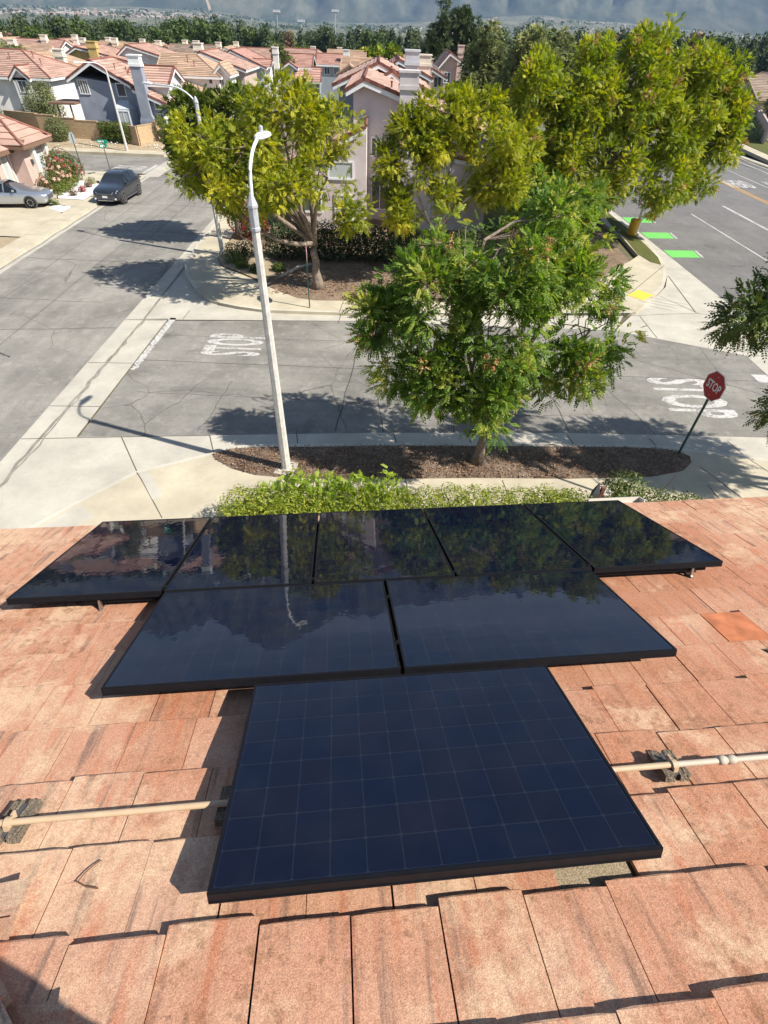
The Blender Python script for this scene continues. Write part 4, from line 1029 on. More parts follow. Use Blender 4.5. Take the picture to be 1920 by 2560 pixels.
# plain white mast beside the yellow can
rt = empty('sign_mast', (16.33, 35.37, 0), 'white mast beside the yellow can on the far grass strip', 'pole')
b = MB(); b.lathe([(.16, 0), (.14, .05), (.10, 5.4)], (0, 0, 0), 12); b.build('mast', M['white'], rt, True)
b = MB(); b.lathe([(.22, 0), (.22, .06), (.16, .08)], (0, 0, 0), 12); b.build('base', M['polecap'], rt)
rt = empty('litter_bin', (15.98, 35.15, 0), 'yellow drum shaped bin standing by the white mast', 'bin')
b = MB(); b.lathe([(.27, 0), (.29, .05), (.29, .75), (.27, .77)], (0, 0, 0), 16); b.build('drum', M['ycan'], rt, True)
b = MB(); b.lathe([(.30, 0), (.30, .08), (.22, .12), (.1, .13)], (0, 0, .77), 16); b.build('lid', M['ycan'], rt)

def stop_sign(label, x, y, h, face, front=True, s=.38, z0=0., post='green_post'):
    """face = heading the front looks at; local -y is the front"""
    rt = empty('stop_sign', (x, y, z0), label, 'stop sign', rz=face)
    b = MB(); b.box((-.025, .0, -.02), (.025, .045, h + s * .8)); b.build('post', M[post], rt)
    def octo(r, y0, y1):
        o = MB(); R_ = r / math.cos(PI / 8); P = [(R_ * math.cos(PI / 8 + k * PI / 4), R_ * math.sin(PI / 8 + k * PI / 4)) for k in range(8)]
        vs = [(p, y0, h + q) for p, q in P] + [(p, y1, h + q) for p, q in P]
        o.add(vs, [tuple(range(8)), tuple(range(15, 7, -1))] + [(k, (k + 8), (k + 1) % 8 + 8, (k + 1) % 8) for k in range(8)]); return o
    pl = octo(s, -.008, -.002).build('plate', M['signwhite'], rt)
    octo(s - .02, -.011, -.0085).build('red_face', M['signred'], pl)
    octo(s, -.0018, -.0005).build('back', M['signback'], pl)
    vs, fs = text_mesh('STOP', 1, (s * 1.42, s * .62), .02)
    o = MB(); o.add([(v.x, -.0125, h + v.y) for v in vs], [f[::-1] if False else f for f in fs]); o.build('lettering', M['signwhite'], pl)
    for q in (-.26, .26): o = MB(); o.tube([(0, -.013, h + q), (0, -.016, h + q)], .012, 8); o.build('bolt', M['alu'], pl)
    return rt
stop_sign('red stop sign on a green post at the end of the planter strip', 9.12, 12.13, 2.30, R(-82))
stop_sign('stop sign seen edge on, green post before the tree across the street', -2.90, 22.19, 2.22, R(96))
stop_sign('far stop sign showing its grey back beside the side street', -23.40, 47.45, 2.1, R(-96) , s=.36, post='dkgrey')
rt = empty('street_name_sign', (-20.62, 46.15, 0), 'green street name sign on a thin post behind the dark suv', 'street sign')
b = MB(); b.tube([(0, 0, 0), (0, 0, 2.2)], .03, 8); b.build('post', M['dkgrey'], rt)
for ang, z in ((R(12), 2.05), (R(70), 1.80)):
    mm = Matrix.Rotation(ang, 4, 'Z'); o = MB(mm); o.box((-.38, -.012, z), (.38, .012, z + .22)); bl = o.build('blade', M['signgreen'], rt)
    o = MB(mm)
    for k, w_ in enumerate((.07, .06, .08, .05, .07)):      # too far off to read: pale strokes
        for y_ in (-.016, .013): o.box((-.30 + k * .085, y_, z + .06), (-.30 + k * .085 + w_, y_ + .003, z + .16))
    o.build('lettering', M['signwhite'], bl)
# wooden post and white basket by the hedge
rt = empty('garden_post', (5.42, 9.15, -.02), 'dark post with a red brown board standing in the hedge', 'post')
b = MB(); b.box((-.10, -.06, 0), (.06, .06, 1.05)); b.add([(-.10, -.06, 1.05), (.06, -.06, 1.05), (.06, .06, 1.05), (-.10, .06, 1.05), (-.02, 0, 1.38)], [(0, 1, 4), (1, 2, 4), (2, 3, 4), (3, 0, 4)]); b.build('post', M['dkgrey'], rt)
b = MB(); b.box((.075, -.05, 0), (.16, .03, 1.22)); b.build('board', M['rake'], rt)
rt = empty('white_basket', (5.66, 9.30, -.22), 'white ribbed basket hanging behind the red brown board in the hedge', 'basket')
b = MB(); b.lathe([(.10, .95), (.17, 1.02), (.21, 1.12), (.20, 1.20), (.12, 1.26), (.03, 1.28)], (0, 0, 0), 16); b.build('bowl', M['basket'], rt)
for k in range(10):
    a = k * PI / 5; b = MB(); b.tube([(.17 * math.cos(a), .17 * math.sin(a), 1.02), (.215 * math.cos(a), .215 * math.sin(a), 1.12), (.205 * math.cos(a), .205 * math.sin(a), 1.2)], .008, 4); b.build('rib', M['trimd'], rt)
b = MB(); b.tube([(0, 0, 0), (0, 0, .96)], .03, 6); b.build('stand', M['dkgrey'], rt)

# ================================================================== CARS
def wheel(rt, x, y, r, side, sc=1.):
    o = MB(); o.mx = Matrix.Translation((x, y, r)) @ Matrix.Rotation(PI / 2, 4, 'Y')
    o.lathe([(r * .62, -.11), (r * .95, -.11), (r, -.07), (r, .07), (r * .95, .11), (r * .62, .11)], (0, 0, 0), 24)
    t = o.build('wheel', M['tyre'], rt, True)
    o = MB(); o.mx = Matrix.Translation((x + side * .085, y, r)) @ Matrix.Rotation(PI / 2, 4, 'Y')
    o.lathe([(r * .64, -.02), (r * .64, .03), (r * .58, .03), (r * .58, -.01)], (0, 0, 0), 24)
    for k in range(10):
        a = k * PI / 5; c, s = math.cos(a), math.sin(a)
        o.add([(c * r * .1 - s * .02, s * r * .1 + c * .02, side * .02), (c * r * .1 + s * .02, s * r * .1 - c * .02, side * .02), (c * r * .6 + s * .025, s * r * .6 - c * .025, side * .028), (c * r * .6 - s * .025, s * r * .6 + c * .025, side * .028)], [(0, 1, 2, 3)])
    o.lathe([(r * .16, -.01), (r * .16, .03)], (0, 0, 0), 10)
    o.build('rim', M['rim'], t)
def car(name, label, cat, loc, rz, paint, st, wb, wr, seglen, glass_side, glass_f, glass_r, extras, sc=1.):
    """st rows: y, z_bottom, z_belt, z_top, half width sill, belt, top. local -y is the front"""
    rt = empty(name, loc, label, cat, rz=rz); rt.scale = (sc, sc, sc)
    rows = []
    for (y, zb, zm, zt, ws, wm, wt) in st:
        zl = zb + (zm - zb) * .45
        rows.append([(-ws * .86, y, zb), (-ws, y, zb + .06), (-wm * 1.01, y, zl), (-wm, y, zm), (-wt, y, zt - .02), (-wt * .8, y, zt + .01), (0, y, zt + .03), (wt * .8, y, zt + .01), (wt, y, zt - .02), (wm, y, zm), (wm * 1.01, y, zl), (ws, y, zb + .06), (ws * .86, y, zb)])
    n = 13; vs = [p for r in rows for p in r]; fs = []
    for i in range(len(rows) - 1):
        for j in range(n - 1): fs.append((i * n + j, i * n + j + 1, (i + 1) * n + j + 1, (i + 1) * n + j))
        fs.append((i * n + n - 1, i * n, (i + 1) * n, (i + 1) * n + n - 1))
    fs += [tuple(range(n - 1, -1, -1)), tuple(range((len(rows) - 1) * n, len(rows) * n))]
    b = MB(); b.add(vs, fs); body = b.build('body', paint, rt, True)
    bv = body.modifiers.new('sub', 'SUBSURF'); bv.levels = 1; bv.render_levels = 2
    def glass(nm, i0, i1, j0, j1, ins=.1, off=.012, mat='car_glass'):
        P = [Vector(rows[i0][j0]), Vector(rows[i0][j1]), Vector(rows[i1][j1]), Vector(rows[i1][j0])]
        c = sum(P, Vector()) / 4; nn = (P[1] - P[0]).cross(P[3] - P[0]).normalized()
        out = Vector((c.x, 0 if abs(c.x) > .3 else (c.y - st[len(st) // 2][0]), .6)).normalized()
        if nn.dot(out) < 0: nn = -nn
        Q = [p.lerp(c, ins) + nn * off for p in P]; Q2 = [q - nn * .03 for q in Q]
        o = MB(); o.add(Q + Q2, [(0, 1, 2, 3), (7, 6, 5, 4), (0, 4, 5, 1), (1, 5, 6, 2), (2, 6, 7, 3), (3, 7, 4, 0)]); return o.build(nm, M[mat], rt)
    for i0, i1 in glass_side:
        glass('side_window', i0, i1, 3, 4); glass('side_window', i0, i1, 9, 8)
    glass('windscreen', *glass_f, 4, 8, .06, .02); glass('rear_window', *glass_r, 4, 8, .08, .02)
    for sx in (-1, 1):
        for y in wb:
            o = MB(); o.mx = Matrix.Translation((sx * (st[4][4] - .07), y, wr)) @ Matrix.Rotation(PI / 2, 4, 'Y'); o.lathe([(wr * 1.16, -.1), (wr * 1.16, .1)], (0, 0, 0), 22); o.build('wheel_arch', M['dkgrey'], rt)
            wheel(rt, sx * (st[4][4] - .06), y, wr, sx)
    extras(rt); return rt
def bx(nm, a, c, mat, rt, bev=.0):
    o = MB(); o.box(a, c); k = o.build(nm, M[mat], rt)
    if bev: q = k.modifiers.new('bevel', 'BEVEL'); q.width = bev; q.segments = 2
    return k
suv = [(-2.28, .42, .70, .74, .62, .70, .62), (-2.2, .30, .80, .86, .80, .84, .76), (-1.95, .26, .92, 1.0, .88, .90, .82), (-1.2, .24, 1.0, 1.09, .91, .92, .80), (-.82, .24, 1.03, 1.14, .92, .92, .76),
       (-.1, .24, 1.05, 1.60, .92, .93, .62), (.75, .24, 1.07, 1.66, .92, .93, .63), (1.45, .24, 1.10, 1.62, .92, .92, .61), (1.95, .28, 1.12, 1.50, .90, .90, .58), (2.22, .34, 1.05, 1.10, .84, .84, .70), (2.30, .45, .95, .98, .72, .74, .62)]
def suv_x(rt):
    bx('grille', (-.52, -2.30, .66), (.52, -2.20, .76), 'dkgrey', rt, .02); bx('lower_grille', (-.60, -2.31, .38), (.60, -2.18, .56), 'dkgrey', rt, .03)
    bx('licence_plate', (-.17, -2.325, .52), (.17, -2.30, .64), 'signwhite', rt); bx('bumper_trim', (-.55, -2.33, .34), (.55, -2.2, .38), 'chrome', rt, .01)
    for s in (-1, 1):
        o = MB(); o.add([(s * .50, -2.275, .74), (s * .80, -2.13, .80), (s * .86, -1.98, .93), (s * .58, -2.22, .84), (s * .50, -2.22, .74), (s * .80, -2.05, .80), (s * .86, -1.9, .93), (s * .58, -2.12, .84)], [(0, 1, 2, 3), (3, 2, 6, 7), (0, 3, 7, 4), (1, 5, 6, 2), (0, 4, 5, 1)]); o.build('headlight', M['lampw'], rt)
        o = MB(); o.lathe([(.06, 0), (.06, .05)], (0, 0, 0), 10, ); k = o.build('fog_lamp', M['lampw'], rt); k.location = (s * .70, -2.24, .45); k.rotation_euler = (PI / 2, 0, 0)
        bx('mirror', (s * .93 - .0 if s > 0 else s * 1.10, -.72, 1.06), (s * 1.10 if s > 0 else s * .93, -.58, 1.20), 'car_grey', rt, .03)
        bx('sill', (s * .93 if s > 0 else -.955, -1.0, .26), (.955 if s > 0 else s * .93, 1.0, .36), 'dkgrey', rt)
        bx('roof_rail', (s * .56 if s > 0 else -.59, -.1, 1.69), (.59 if s > 0 else s * .56, 1.5, 1.72), 'dkgrey', rt, .01); bx('tail_light', (s * .6 if s > 0 else -.84, 2.16, .95), (.84 if s > 0 else s * .6, 2.26, 1.1), 'lampr', rt, .02)
car('parked_suv', 'dark grey suv parked at the left kerb, facing the viewer', 'car', (-17.72, 40.05, AZ), R(-2), M['car_grey'], suv, (-1.36, 1.30), .36, 0, [(4, 5), (5, 6), (6, 7)], (4, 5), (8, 9), suv_x, .93)
sed = [(-2.46, .40, .62, .64, .60, .66, .58), (-2.36, .26, .72, .76, .80, .82, .72), (-2.0, .22, .82, .88, .88, .90, .80), (-1.3, .20, .88, .97, .91, .92, .80), (-.85, .20, .90, 1.02, .92, .93, .74),
       (-.05, .20, .92, 1.38, .92, .93, .58), (.7, .20, .94, 1.42, .92, .93, .58), (1.25, .20, .96, 1.34, .92, .92, .57), (1.85, .22, .98, 1.06, .90, .90, .68), (2.3, .30, .96, 1.02, .84, .85, .70), (2.45, .42, .80, .86, .74, .78, .64)]
def sed_x(rt):
    bx('grille', (-.45, -2.49, .42), (.45, -2.38, .66), 'dkgrey', rt, .03)
    bx('licence_plate', (-.17, 2.43, .72), (.17, 2.465, .84), 'signwhite', rt); bx('rear_valance', (-.62, 2.36, .32), (.62, 2.45, .46), 'dkgrey', rt, .03)
    for s in (-1, 1):
        o = MB(); o.add([(s * .40, 2.44, .90), (s * .78, 2.36, .92), (s * .91, 1.98, .90), (s * .90, 2.0, .80), (s * .74, 2.42, .78), (s * .46, 2.455, .82), (s * .4, 2.3, .86), (s * .8, 1.9, .86)], [(0, 1, 4, 5), (1, 2, 3, 4), (0, 6, 7, 1), (1, 7, 2), (5, 4, 3, 7, 6)]); o.build('tail_light', M['lampr'], rt)
        bx('mirror', (s * .93 if s > 0 else -1.08, -.72, .96), (1.08 if s > 0 else s * .93, -.58, 1.08), 'car_silver', rt, .03)
        o = MB(); o.tube([(s * .52, 2.36, .34), (s * .52, 2.47, .34)], .05, 10); o.build('exhaust', M['chrome'], rt)
        for y in (-.25, .72): bx('door_handle', (s * .935 if s > 0 else -.955, y, .80), (.955 if s > 0 else s * .935, y + .16, .83), 'chrome', rt)
        bx('headlight', (s * .52 if s > 0 else -.80, -2.42, .64), (.80 if s > 0 else s * .52, -2.28, .74), 'lampw', rt, .03)
car('parked_sedan', 'silver sedan parked on the driveway of the pink house', 'car', (-23.25, 36.95, .004), R(99), M['car_silver'], sed, (-1.42, 1.42), .34, 0, [(4, 5), (5, 6), (6, 7)], (4, 5), (7, 8), sed_x, .95)

# ================================================================== HOUSES
def roof_slope(mb, eL, eR, tR, tL, n, thick=.05, over_t=.0):
    """stepped tile courses between eave (eL,eR) and top (tL,tR)"""
    eL, eR, tR, tL = map(Vector, (eL, eR, tR, tL)); nn = (eR - eL).cross(tL - eL).normalized()
    if nn.z < 0: nn = -nn
    rng = random.Random(int(abs(eL.x * 31 + eL.y * 17)) + n)
    for i in range(n):
        a, c = i / n, (i + 1) / n
        p = [eL.lerp(tL, a) + nn * thick, eR.lerp(tR, a) + nn * thick, eR.lerp(tR, c), eL.lerp(tL, c)]
        seg = max(1, int((p[1] - p[0]).length / 1.1))
        for s in range(seg):
            f0, f1 = s / seg, (s + 1) / seg; mb.ct = rng.random()
            q0, q1, q2, q3 = p[0].lerp(p[1], f0), p[0].lerp(p[1], f1), p[3].lerp(p[2], f1), p[3].lerp(p[2], f0)
            if (q2 - q3).length < 1e-4: mb.add([q0, q1, q2], [(0, 1, 2)])
            else: mb.add([q0, q1, q2, q3], [(0, 1, 2, 3)])
            mb.add([q0 - nn * thick * 1.2, q1 - nn * thick * 1.2, q1, q0], [(0, 1, 2, 3)])
class House:
    def __init__(s, name, label, loc, rz=0., group='tile roofed houses beyond the street'):
        s.o = empty(name, loc, label, 'house', group, rz); s.l = Vector(loc); s.n = 0
    def block(s, x0, x1, y0, y1, zb, zeL, zr, zeR, xr, axis, wm, rm, tm='trim', over=.45, hip=(0, 0), n=None, rakes=True, rakemat=None):
        """profile across: eave x0 at zeL, ridge xr at zr, eave x1 at zeR; extruded along y0..y1 (axis 'y').
        For axis 'x' the roles of x and y are swapped. hip = how far the ridge is set in at each end."""
        T = (lambda p: (p[0], p[1], p[2])) if axis == 'y' else (lambda p: (p[1], p[0], p[2]))
        if axis == 'x': pass
        b = MB(); lo = [(x0, zb), (x1, zb), (x1, zeR - .05), (xr, zr - .08), (x0, zeL - .05)]
        if hip[0] > 0 or hip[1] > 0: lo = [(x0, zb), (x1, zb), (x1, zeR - .05), (x0, zeL - .05)]
        k = len(lo); vs = [T((x, y0, z)) for x, z in lo] + [T((x, y1, z)) for x, z in lo]
        b.add(vs, [tuple(range(k)), tuple(range(2 * k - 1, k - 1, -1))] + [(i, i + k, (i + 1) % k + k, (i + 1) % k) for i in range(k)])
        b.build('wall', M[wm], s.o)
        r = MB(); r.cur = 0
        sL = (zr - zeL) / max(.01, xr - x0) if xr > x0 + .02 else 0; sR = (zr - zeR) / max(.01, x1 - xr) if x1 > xr + .02 else 0
        ya, yb = y0 - (over if hip[0] == 0 else over), y1 + over
        ra, rb = (y0 - over if hip[0] == 0 else y0 + hip[0]), (y1 + over if hip[1] == 0 else y1 - hip[1])
        xl, xrr = x0 - over, x1 + over; zl, zrr = zeL - over * sL, zeR - over * sR
        if not sL: xl, zl = xr - .02, zr
        if not sR: xrr, zrr = xr + .02, zr
        nc = n or max(4, int(max(abs(xr - xl), abs(xrr - xr)) / .36)); th = .055
        if sL: roof_slope(r, T((xl, ya, zl)), T((xl, yb, zl)), T((xr, rb, zr)), T((xr, ra, zr)), nc, th)
        if sR: roof_slope(r, T((xrr, ya, zrr)), T((xrr, yb, zrr)), T((xr, rb, zr)), T((xr, ra, zr)), nc, th)
        if hip[0] > 0: roof_slope(r, T((xl, ya, zl)), T((xrr, ya, zrr)), T((xr, ra, zr)), T((xr, ra, zr)), nc, th)
        if hip[1] > 0: roof_slope(r, T((xl, yb, zl)), T((xrr, yb, zrr)), T((xr, rb, zr)), T((xr, rb, zr)), nc, th)
        r.cur = 1
        r.tube([T((xr, ra, zr + .04)), T((xr, rb, zr + .04))], .09, 6)
        for e, y_, q in ((0, ya, ra), (1, yb, rb)):
            if hip[e] > 0:
                for X_, Z_ in ((xl, zl), (xrr, zrr)): r.tube([T((X_, y_, Z_ + .05)), T((xr, q, zr + .04))], .08, 6)
            elif rakes:
                for X_, Z_ in ((xl, zl), (xrr, zrr)):
                    m_ = max(1, int(abs(X_ - xr) / .36))
                    if abs(X_ - xr) < .1: continue
                    for i in range(m_):
                        a = Vector(T((X_, y_, Z_))).lerp(Vector(T((xr, y_, zr))), i / m_); c = Vector(T((X_, y_, Z_))).lerp(Vector(T((xr, y_, zr))), (i + 1.05) / m_)
                        sd = Vector(T((0, -1 if e == 0 else 1, 0))) * .02; iw = Vector(T((0, 1 if e == 0 else -1, 0))) * .16; u_ = Vector((0, 0, .085)); d_ = Vector((0, 0, -.10))
                        r.ct = ((i * 37) % 10) / 10
                        P = [a + sd + d_, c + sd + d_, c + sd + u_ * .8, a + sd + u_, c + iw + u_ * .8, a + iw + u_]
                        r.add(P, [(0, 1, 2, 3), (3, 2, 4, 5)])
        r.build('roof', [M[rm], M[rakemat or ('rake' if rm in ('rf_pink', 'rf_red') else rm)]], s.o)
        # fascia boards and soffits
        f = MB()
        def board(p, q, h=.2, t=.03):
            p, q = Vector(T(p)), Vector(T(q)); d = (q - p).normalized(); sd = d.cross(Vector((0, 0, 1))).normalized() * t
            f.add([p - sd, q - sd, q + sd, p + sd, p - sd - Vector((0, 0, h)), q - sd - Vector((0, 0, h)), q + sd - Vector((0, 0, h)), p + sd - Vector((0, 0, h))], [(0, 1, 2, 3), (7, 6, 5, 4), (0, 4, 5, 1), (1, 5, 6, 2), (2, 6, 7, 3), (3, 7, 4, 0)])
        if sL: board((xl + .03, ya + .04, zl - .02), (xl + .03, yb - .04, zl - .02))
        if sR: board((xrr - .03, ya + .04, zrr - .02), (xrr - .03, yb - .04, zrr - .02))
        for e, y_ in ((0, ya + .04), (1, yb - .04)):
            if hip[e] == 0:
                if sL: board((xl + .07, y_, zl - .03), (xr, y_, zr - .09), .24)
                if sR: board((xr, y_, zr - .09), (xrr - .07, y_, zrr - .03), .24)
            else: board((xl + .07, y_, zl - .02), (xrr - .07, y_, zrr - .02))
        # sloped soffit sheets close the underside
        if sL: f.add([T((xl + .05, ya + .05, zl - .12)), T((xl + .05, yb - .05, zl - .12)), T((x0 + .01, yb - .05, zl + (over) * sL - .13)), T((x0 + .01, ya + .05, zl + over * sL - .13))], [(0, 1, 2, 3)])
        if sR: f.add([T((xrr - .05, ya + .05, zrr - .12)), T((xrr - .05, yb - .05, zrr - .12)), T((x1 - .01, yb - .05, zrr + over * sR - .13)), T((x1 - .01, ya + .05, zrr + over * sR - .13))], [(0, 1, 2, 3)])
        f.build('fascia', M[tm], s.o)
    def win(s, face, at, a0, a1, z0, z1, mat='glassw', tm='trim', mull=1, w=.07):
        """face '-y' / '+x' / '-x' ; at = plane coordinate"""
        def tr(a, d, z): return {'-y': (a, at - d, z), '+x': (at + d, a, z), '-x': (at - d, a, z)}[face]
        def bar(o, a, c, z_, z2, d0=-.01, d1=.05):
            p, q = tr(a, d0, z_), tr(c, d1, z2); lo = tuple(min(u, v) for u, v in zip(p, q)); hi = tuple(max(u, v) for u, v in zip(p, q)); o.box(lo, hi)
        o = MB(); bar(o, a0, a1, z0, z0 + w, d1=.07); bar(o, a0, a1, z1 - w, z1); bar(o, a0, a0 + w, z0 + w, z1 - w); bar(o, a1 - w, a1, z0 + w, z1 - w)
        for k in range(mull):
            c = a0 + (a1 - a0) * (k + 1) / (mull + 1); bar(o, c - w * .3, c + w * .3, z0 + w, z1 - w, d1=.04)
        f = o.build('window', M[tm], s.o); o = MB(); bar(o, a0 + w, a1 - w, z0 + w, z1 - w, -.01, .015); o.build('pane', M[mat], f)
    def door(s, face, at, a0, a1, z0, z1, mat='trim'):
        def tr(a, d, z): return {'-y': (a, at - d, z), '+x': (at + d, a, z), '-x': (at - d, a, z)}[face]
        o = MB(); p, q = tr(a0, -.01, z0), tr(a1, .03, z1); o.box(tuple(min(u, v) for u, v in zip(p, q)), tuple(max(u, v) for u, v in zip(p, q)))
        for zz in ((.15, .45), (.5, .8)):
            p, q = tr(a0 + .15, .03, z0 + (z1 - z0) * zz[0]), tr(a1 - .15, .045, z0 + (z1 - z0) * zz[1]); o.box(tuple(min(u, v) for u, v in zip(p, q)), tuple(max(u, v) for u, v in zip(p, q)))
        d = o.build('door', M[mat], s.o); o = MB(); p = tr(a1 - .1, .06, z0 + (z1 - z0) * .45); o.box(tuple(c - .03 for c in p), tuple(c + .03 for c in p)); o.build('handle', M['chrome'], d)
    def chimney(s, x, y, w, d, z0, z1, wm, capm=None):
        o = MB(); o.box((x - w / 2, y - d / 2, z0), (x + w / 2, y + d / 2, z1 - .8)); c = o.build('chimney', M[wm], s.o)
        o = MB(); o.box((x - w / 2 - .08, y - d / 2 - .08, z1 - .8), (x + w / 2 + .08, y + d / 2 + .08, z1 - .62)); o.box((x - w / 2 - .03, y - d / 2 - .03, z1 - .62), (x + w / 2 + .03, y + d / 2 + .03, z1 - .1))
        o.box((x - w / 2 - .1, y - d / 2 - .1, z1 - .1), (x + w / 2 + .1, y + d / 2 + .1, z1)); o.build('cap', M[capm or wm], c)
    def vent(s, x, y, z, h=.5):
        o = MB(); o.tube([(x, y, z), (x, y, z + h)], .05, 6); o.lathe([(.09, 0), (.09, .05)], (x, y, z + h), 6); o.build('vent_pipe', M['rake'], s.o)
    def done(s):
        for c in s.o.children: c.matrix_parent_inverse = Matrix.Translation(-s.l)
        return s.o
def H(name, label, origin): return House(name, label, (origin[0], origin[1], 0))

# ---- pink corner house on the left
h = H('corner_house', 'single storey pink stucco house with salmon hip roof at the left kerb', (-27, 38))
h.block(39.9, 42.75, -33, -23.25, -.1, 3.15, 4.15, 3.15, 41.3, 'x', 'st_pink', 'rf_pink', 'trimd', .55, (0, 1.6))
h.block(34.5, 42.7, -34, -25.2, 2.6, 3.6, 5.6, 3.6, 38.6, 'x', 'st_pink', 'rf_pink', 'trimd', .5, (0, 3.8))
h.block(38.2, 40.6, -30, -24.2, -.1, 2.85, 3.6, 2.85, 39.4, 'x', 'st_pink', 'rf_pink', 'trimd', .5, (0, 1.5))
h.block(30.0, 38.2, -34, -27.9, -.1, 2.85, 4.4, 2.85, 34.1, 'x', 'st_pink', 'rf_pink', 'trimd', .5, (0, 3.5))
h.win('+x', -23.25, 40.85, 42.25, .35, 2.2, 'blind', 'trimc', 1, .09); h.win('+x', -23.25, 40.85, 42.25, 2.35, 2.95, 'blind', 'trimc', 1, .09)
h.door('+x', -24.2, 39.75, 40.42, .1, 2.2); h.win('+x', -24.2, 38.75, 39.5, .5, 2.4, 'blind', 'trimc', 0, .10)
for y in (40.72, 42.4):
    b = MB(); b.box((-23.26, y, -.1), (-22.95, y + .32, 2.85)); b.build('pilaster', M['trimc'], h.o)
b = MB(); b.box((-27.9, 32.3, 0), (-27.87, 37.0, 2.2))
for k in range(4): b.box((-27.87, 32.4, .1 + k * .54), (-27.85, 36.9, .1 + k * .54 + .46))
b.build('garage_door', M['trimc'], h.o)
b = MB(); b.box((-23.24, 40.55, 1.6), (-23.1, 40.67, 1.85)); b.build('wall_lantern', M['dkgrey'], h.o)
b = MB(); b.box((-24.2, 38.6, -.1), (-22.4, 40.4, .18)); b.box((-22.4, 38.9, -.1), (-21.8, 40.3, .09)); b.build('porch_step', M['conc2'], h.o)
h.done()

# ---- slate grey house with white chimney
h = H('gable_house', 'slate grey two storey gable house with tall chimney behind the block wall', (-25, 65))
h.block(-28.75, -23.1, 62.1, 69.5, -.1, 4.78, 5.9, 4.15, -26.6, 'y', 'st_grey', 'rf_pink', 'trim', .5, (0, 2.4))
h.block(-23.1, -19.9, 61.4, 70, -.1, 4.15, 4.12, 2.95, -23.1, 'y', 'st_grey', 'rf_pink', 'trim', .45)
h.block(63.6, 68.2, -24.2, -20.6, 2.9, 4.45, 5.45, 4.45, 65.9, 'x', 'st_lgrey', 'rf_pink', 'trim', .35)
h.chimney(-22.25, 61.15, .95, .75, -.1, 6.45, 'st_grey', 'trim')
b = MB(); b.prism([(-22.95, 60.75), (-21.55, 60.75), (-21.55, 61.38), (-22.95, 61.38)], -.1, 1.7)
b.add([(-22.95, 60.75, 1.7), (-21.55, 60.75, 1.7), (-21.55, 61.38, 1.7), (-22.95, 61.38, 1.7), (-22.72, 60.8, 2.2), (-21.78, 60.8, 2.2), (-21.78, 61.38, 2.2), (-22.72, 61.38, 2.2)], [(0, 1, 5, 4), (1, 2, 6, 5), (3, 0, 4, 7)]); b.build('chimney_foot', M['st_grey'], h.o)
h.win('-y', 62.1, -28.45, -27.5, 3.42, 4.5, mull=3); h.win('-y', 62.1, -24.95, -24.1, 3.35, 4.35, mull=0); h.win('-y', 61.4, -21.45, -20.85, 2.55, 3.1, mull=0); h.win('-y', 61.4, -21.4, -20.8, .9, 2.3, mull=1)
b = MB(); b.prism([(-25.6, 62.08), (-25.2, 61.2), (-23.9, 61.2), (-23.5, 62.08)], -.1, 2.55); b.add([(-25.6, 62.08, 2.55), (-25.2, 61.2, 2.55), (-23.9, 61.2, 2.55), (-23.5, 62.08, 2.55), (-25.0, 62.08, 3.1), (-24.1, 62.08, 3.1)], [(0, 1, 4), (1, 2, 5, 4), (2, 3, 5)]); b.build('bay', M['st_lgrey'], h.o)
h.win('-y', 61.2, -25.1, -24.0, .9, 2.4, 'blind', mull=1)
b = MB()
for k in range(8):
    x = -20.2 + k * .3; b.box((x, 60.0 + k * .25, -.1), (x + .12, 60.12 + k * .25, 2.0))
b.add([(-20.3, 60.0, 2.0), (-17.9, 62.0, 2.0), (-17.9, 62.3, 2.0), (-20.3, 60.3, 2.0), (-20.3, 60.0, 2.2), (-17.9, 62.0, 2.2), (-17.9, 62.3, 2.2), (-20.3, 60.3, 2.2)], [(0, 1, 5, 4), (4, 5, 6, 7), (3, 2, 1, 0), (2, 3, 7, 6)]); b.build('porch_screen', M['trim'], h.o)
b = MB(); b.box((-31.2, 60.9, 2.7), (-28.8, 64.0, 2.85))
for p in ((-30.6, 61.1), (-29.4, 61.1)): b.box((p[0], p[1], -.1), (p[0] + .12, p[1] + .12, 2.7))
b.build('patio_cover', M['trimd'], h.o)
h.vent(-24.9, 65.5, 4.8); h.vent(-25.2, 63.6, 5.1)
h.done()
# block wall and plants before it
def wall_run(name, label, pts, tops, zb, mat='brick', th=.2, cat='wall'):
    b = MB(); b.uv = []; cp = MB()
    for (p, q), t in zip(zip(pts[:-1], pts[1:]), tops):
        p, q = Vector(p), Vector(q); d = (q - p); L = d.length; d.normalize(); s = Vector((-d.y, d.x)) * th / 2
        c = [p - s, q - s, q + s, p + s]
        vs = [(v.x, v.y, zb) for v in c] + [(v.x, v.y, t) for v in c]; hgt = t - zb
        U = lambda l: [(0, 0), (l, 0), (l, hgt), (0, hgt)]
        b.add(vs, [(0, 1, 5, 4), (1, 2, 6, 5), (2, 3, 7, 6), (3, 0, 4, 7), (4, 5, 6, 7)], [U(L), U(th), U(L), U(th), [(0, 0), (L, 0), (L, th), (0, th)]])
        s2 = s * 1.25; c2 = [p - s2, q - s2, q + s2, p + s2]; o_ = len(cp.v)
        cp.add([(v.x, v.y, t + .002) for v in c2] + [(v.x, v.y, t + .06) for v in c2], [(0, 1, 5, 4), (1, 2, 6, 5), (2, 3, 7, 6), (3, 0, 4, 7), (4, 5, 6, 7)])
    o = b.build(name, M[mat], uvname='wall'); tag(o, label, cat); cp.build('coping', M[mat] if mat != 'brick' else M['dirt_cap'], o); return o
M['dirt_cap'] = simple('coping_tan', (.40, .28, .17), .9, .2, var=.15)
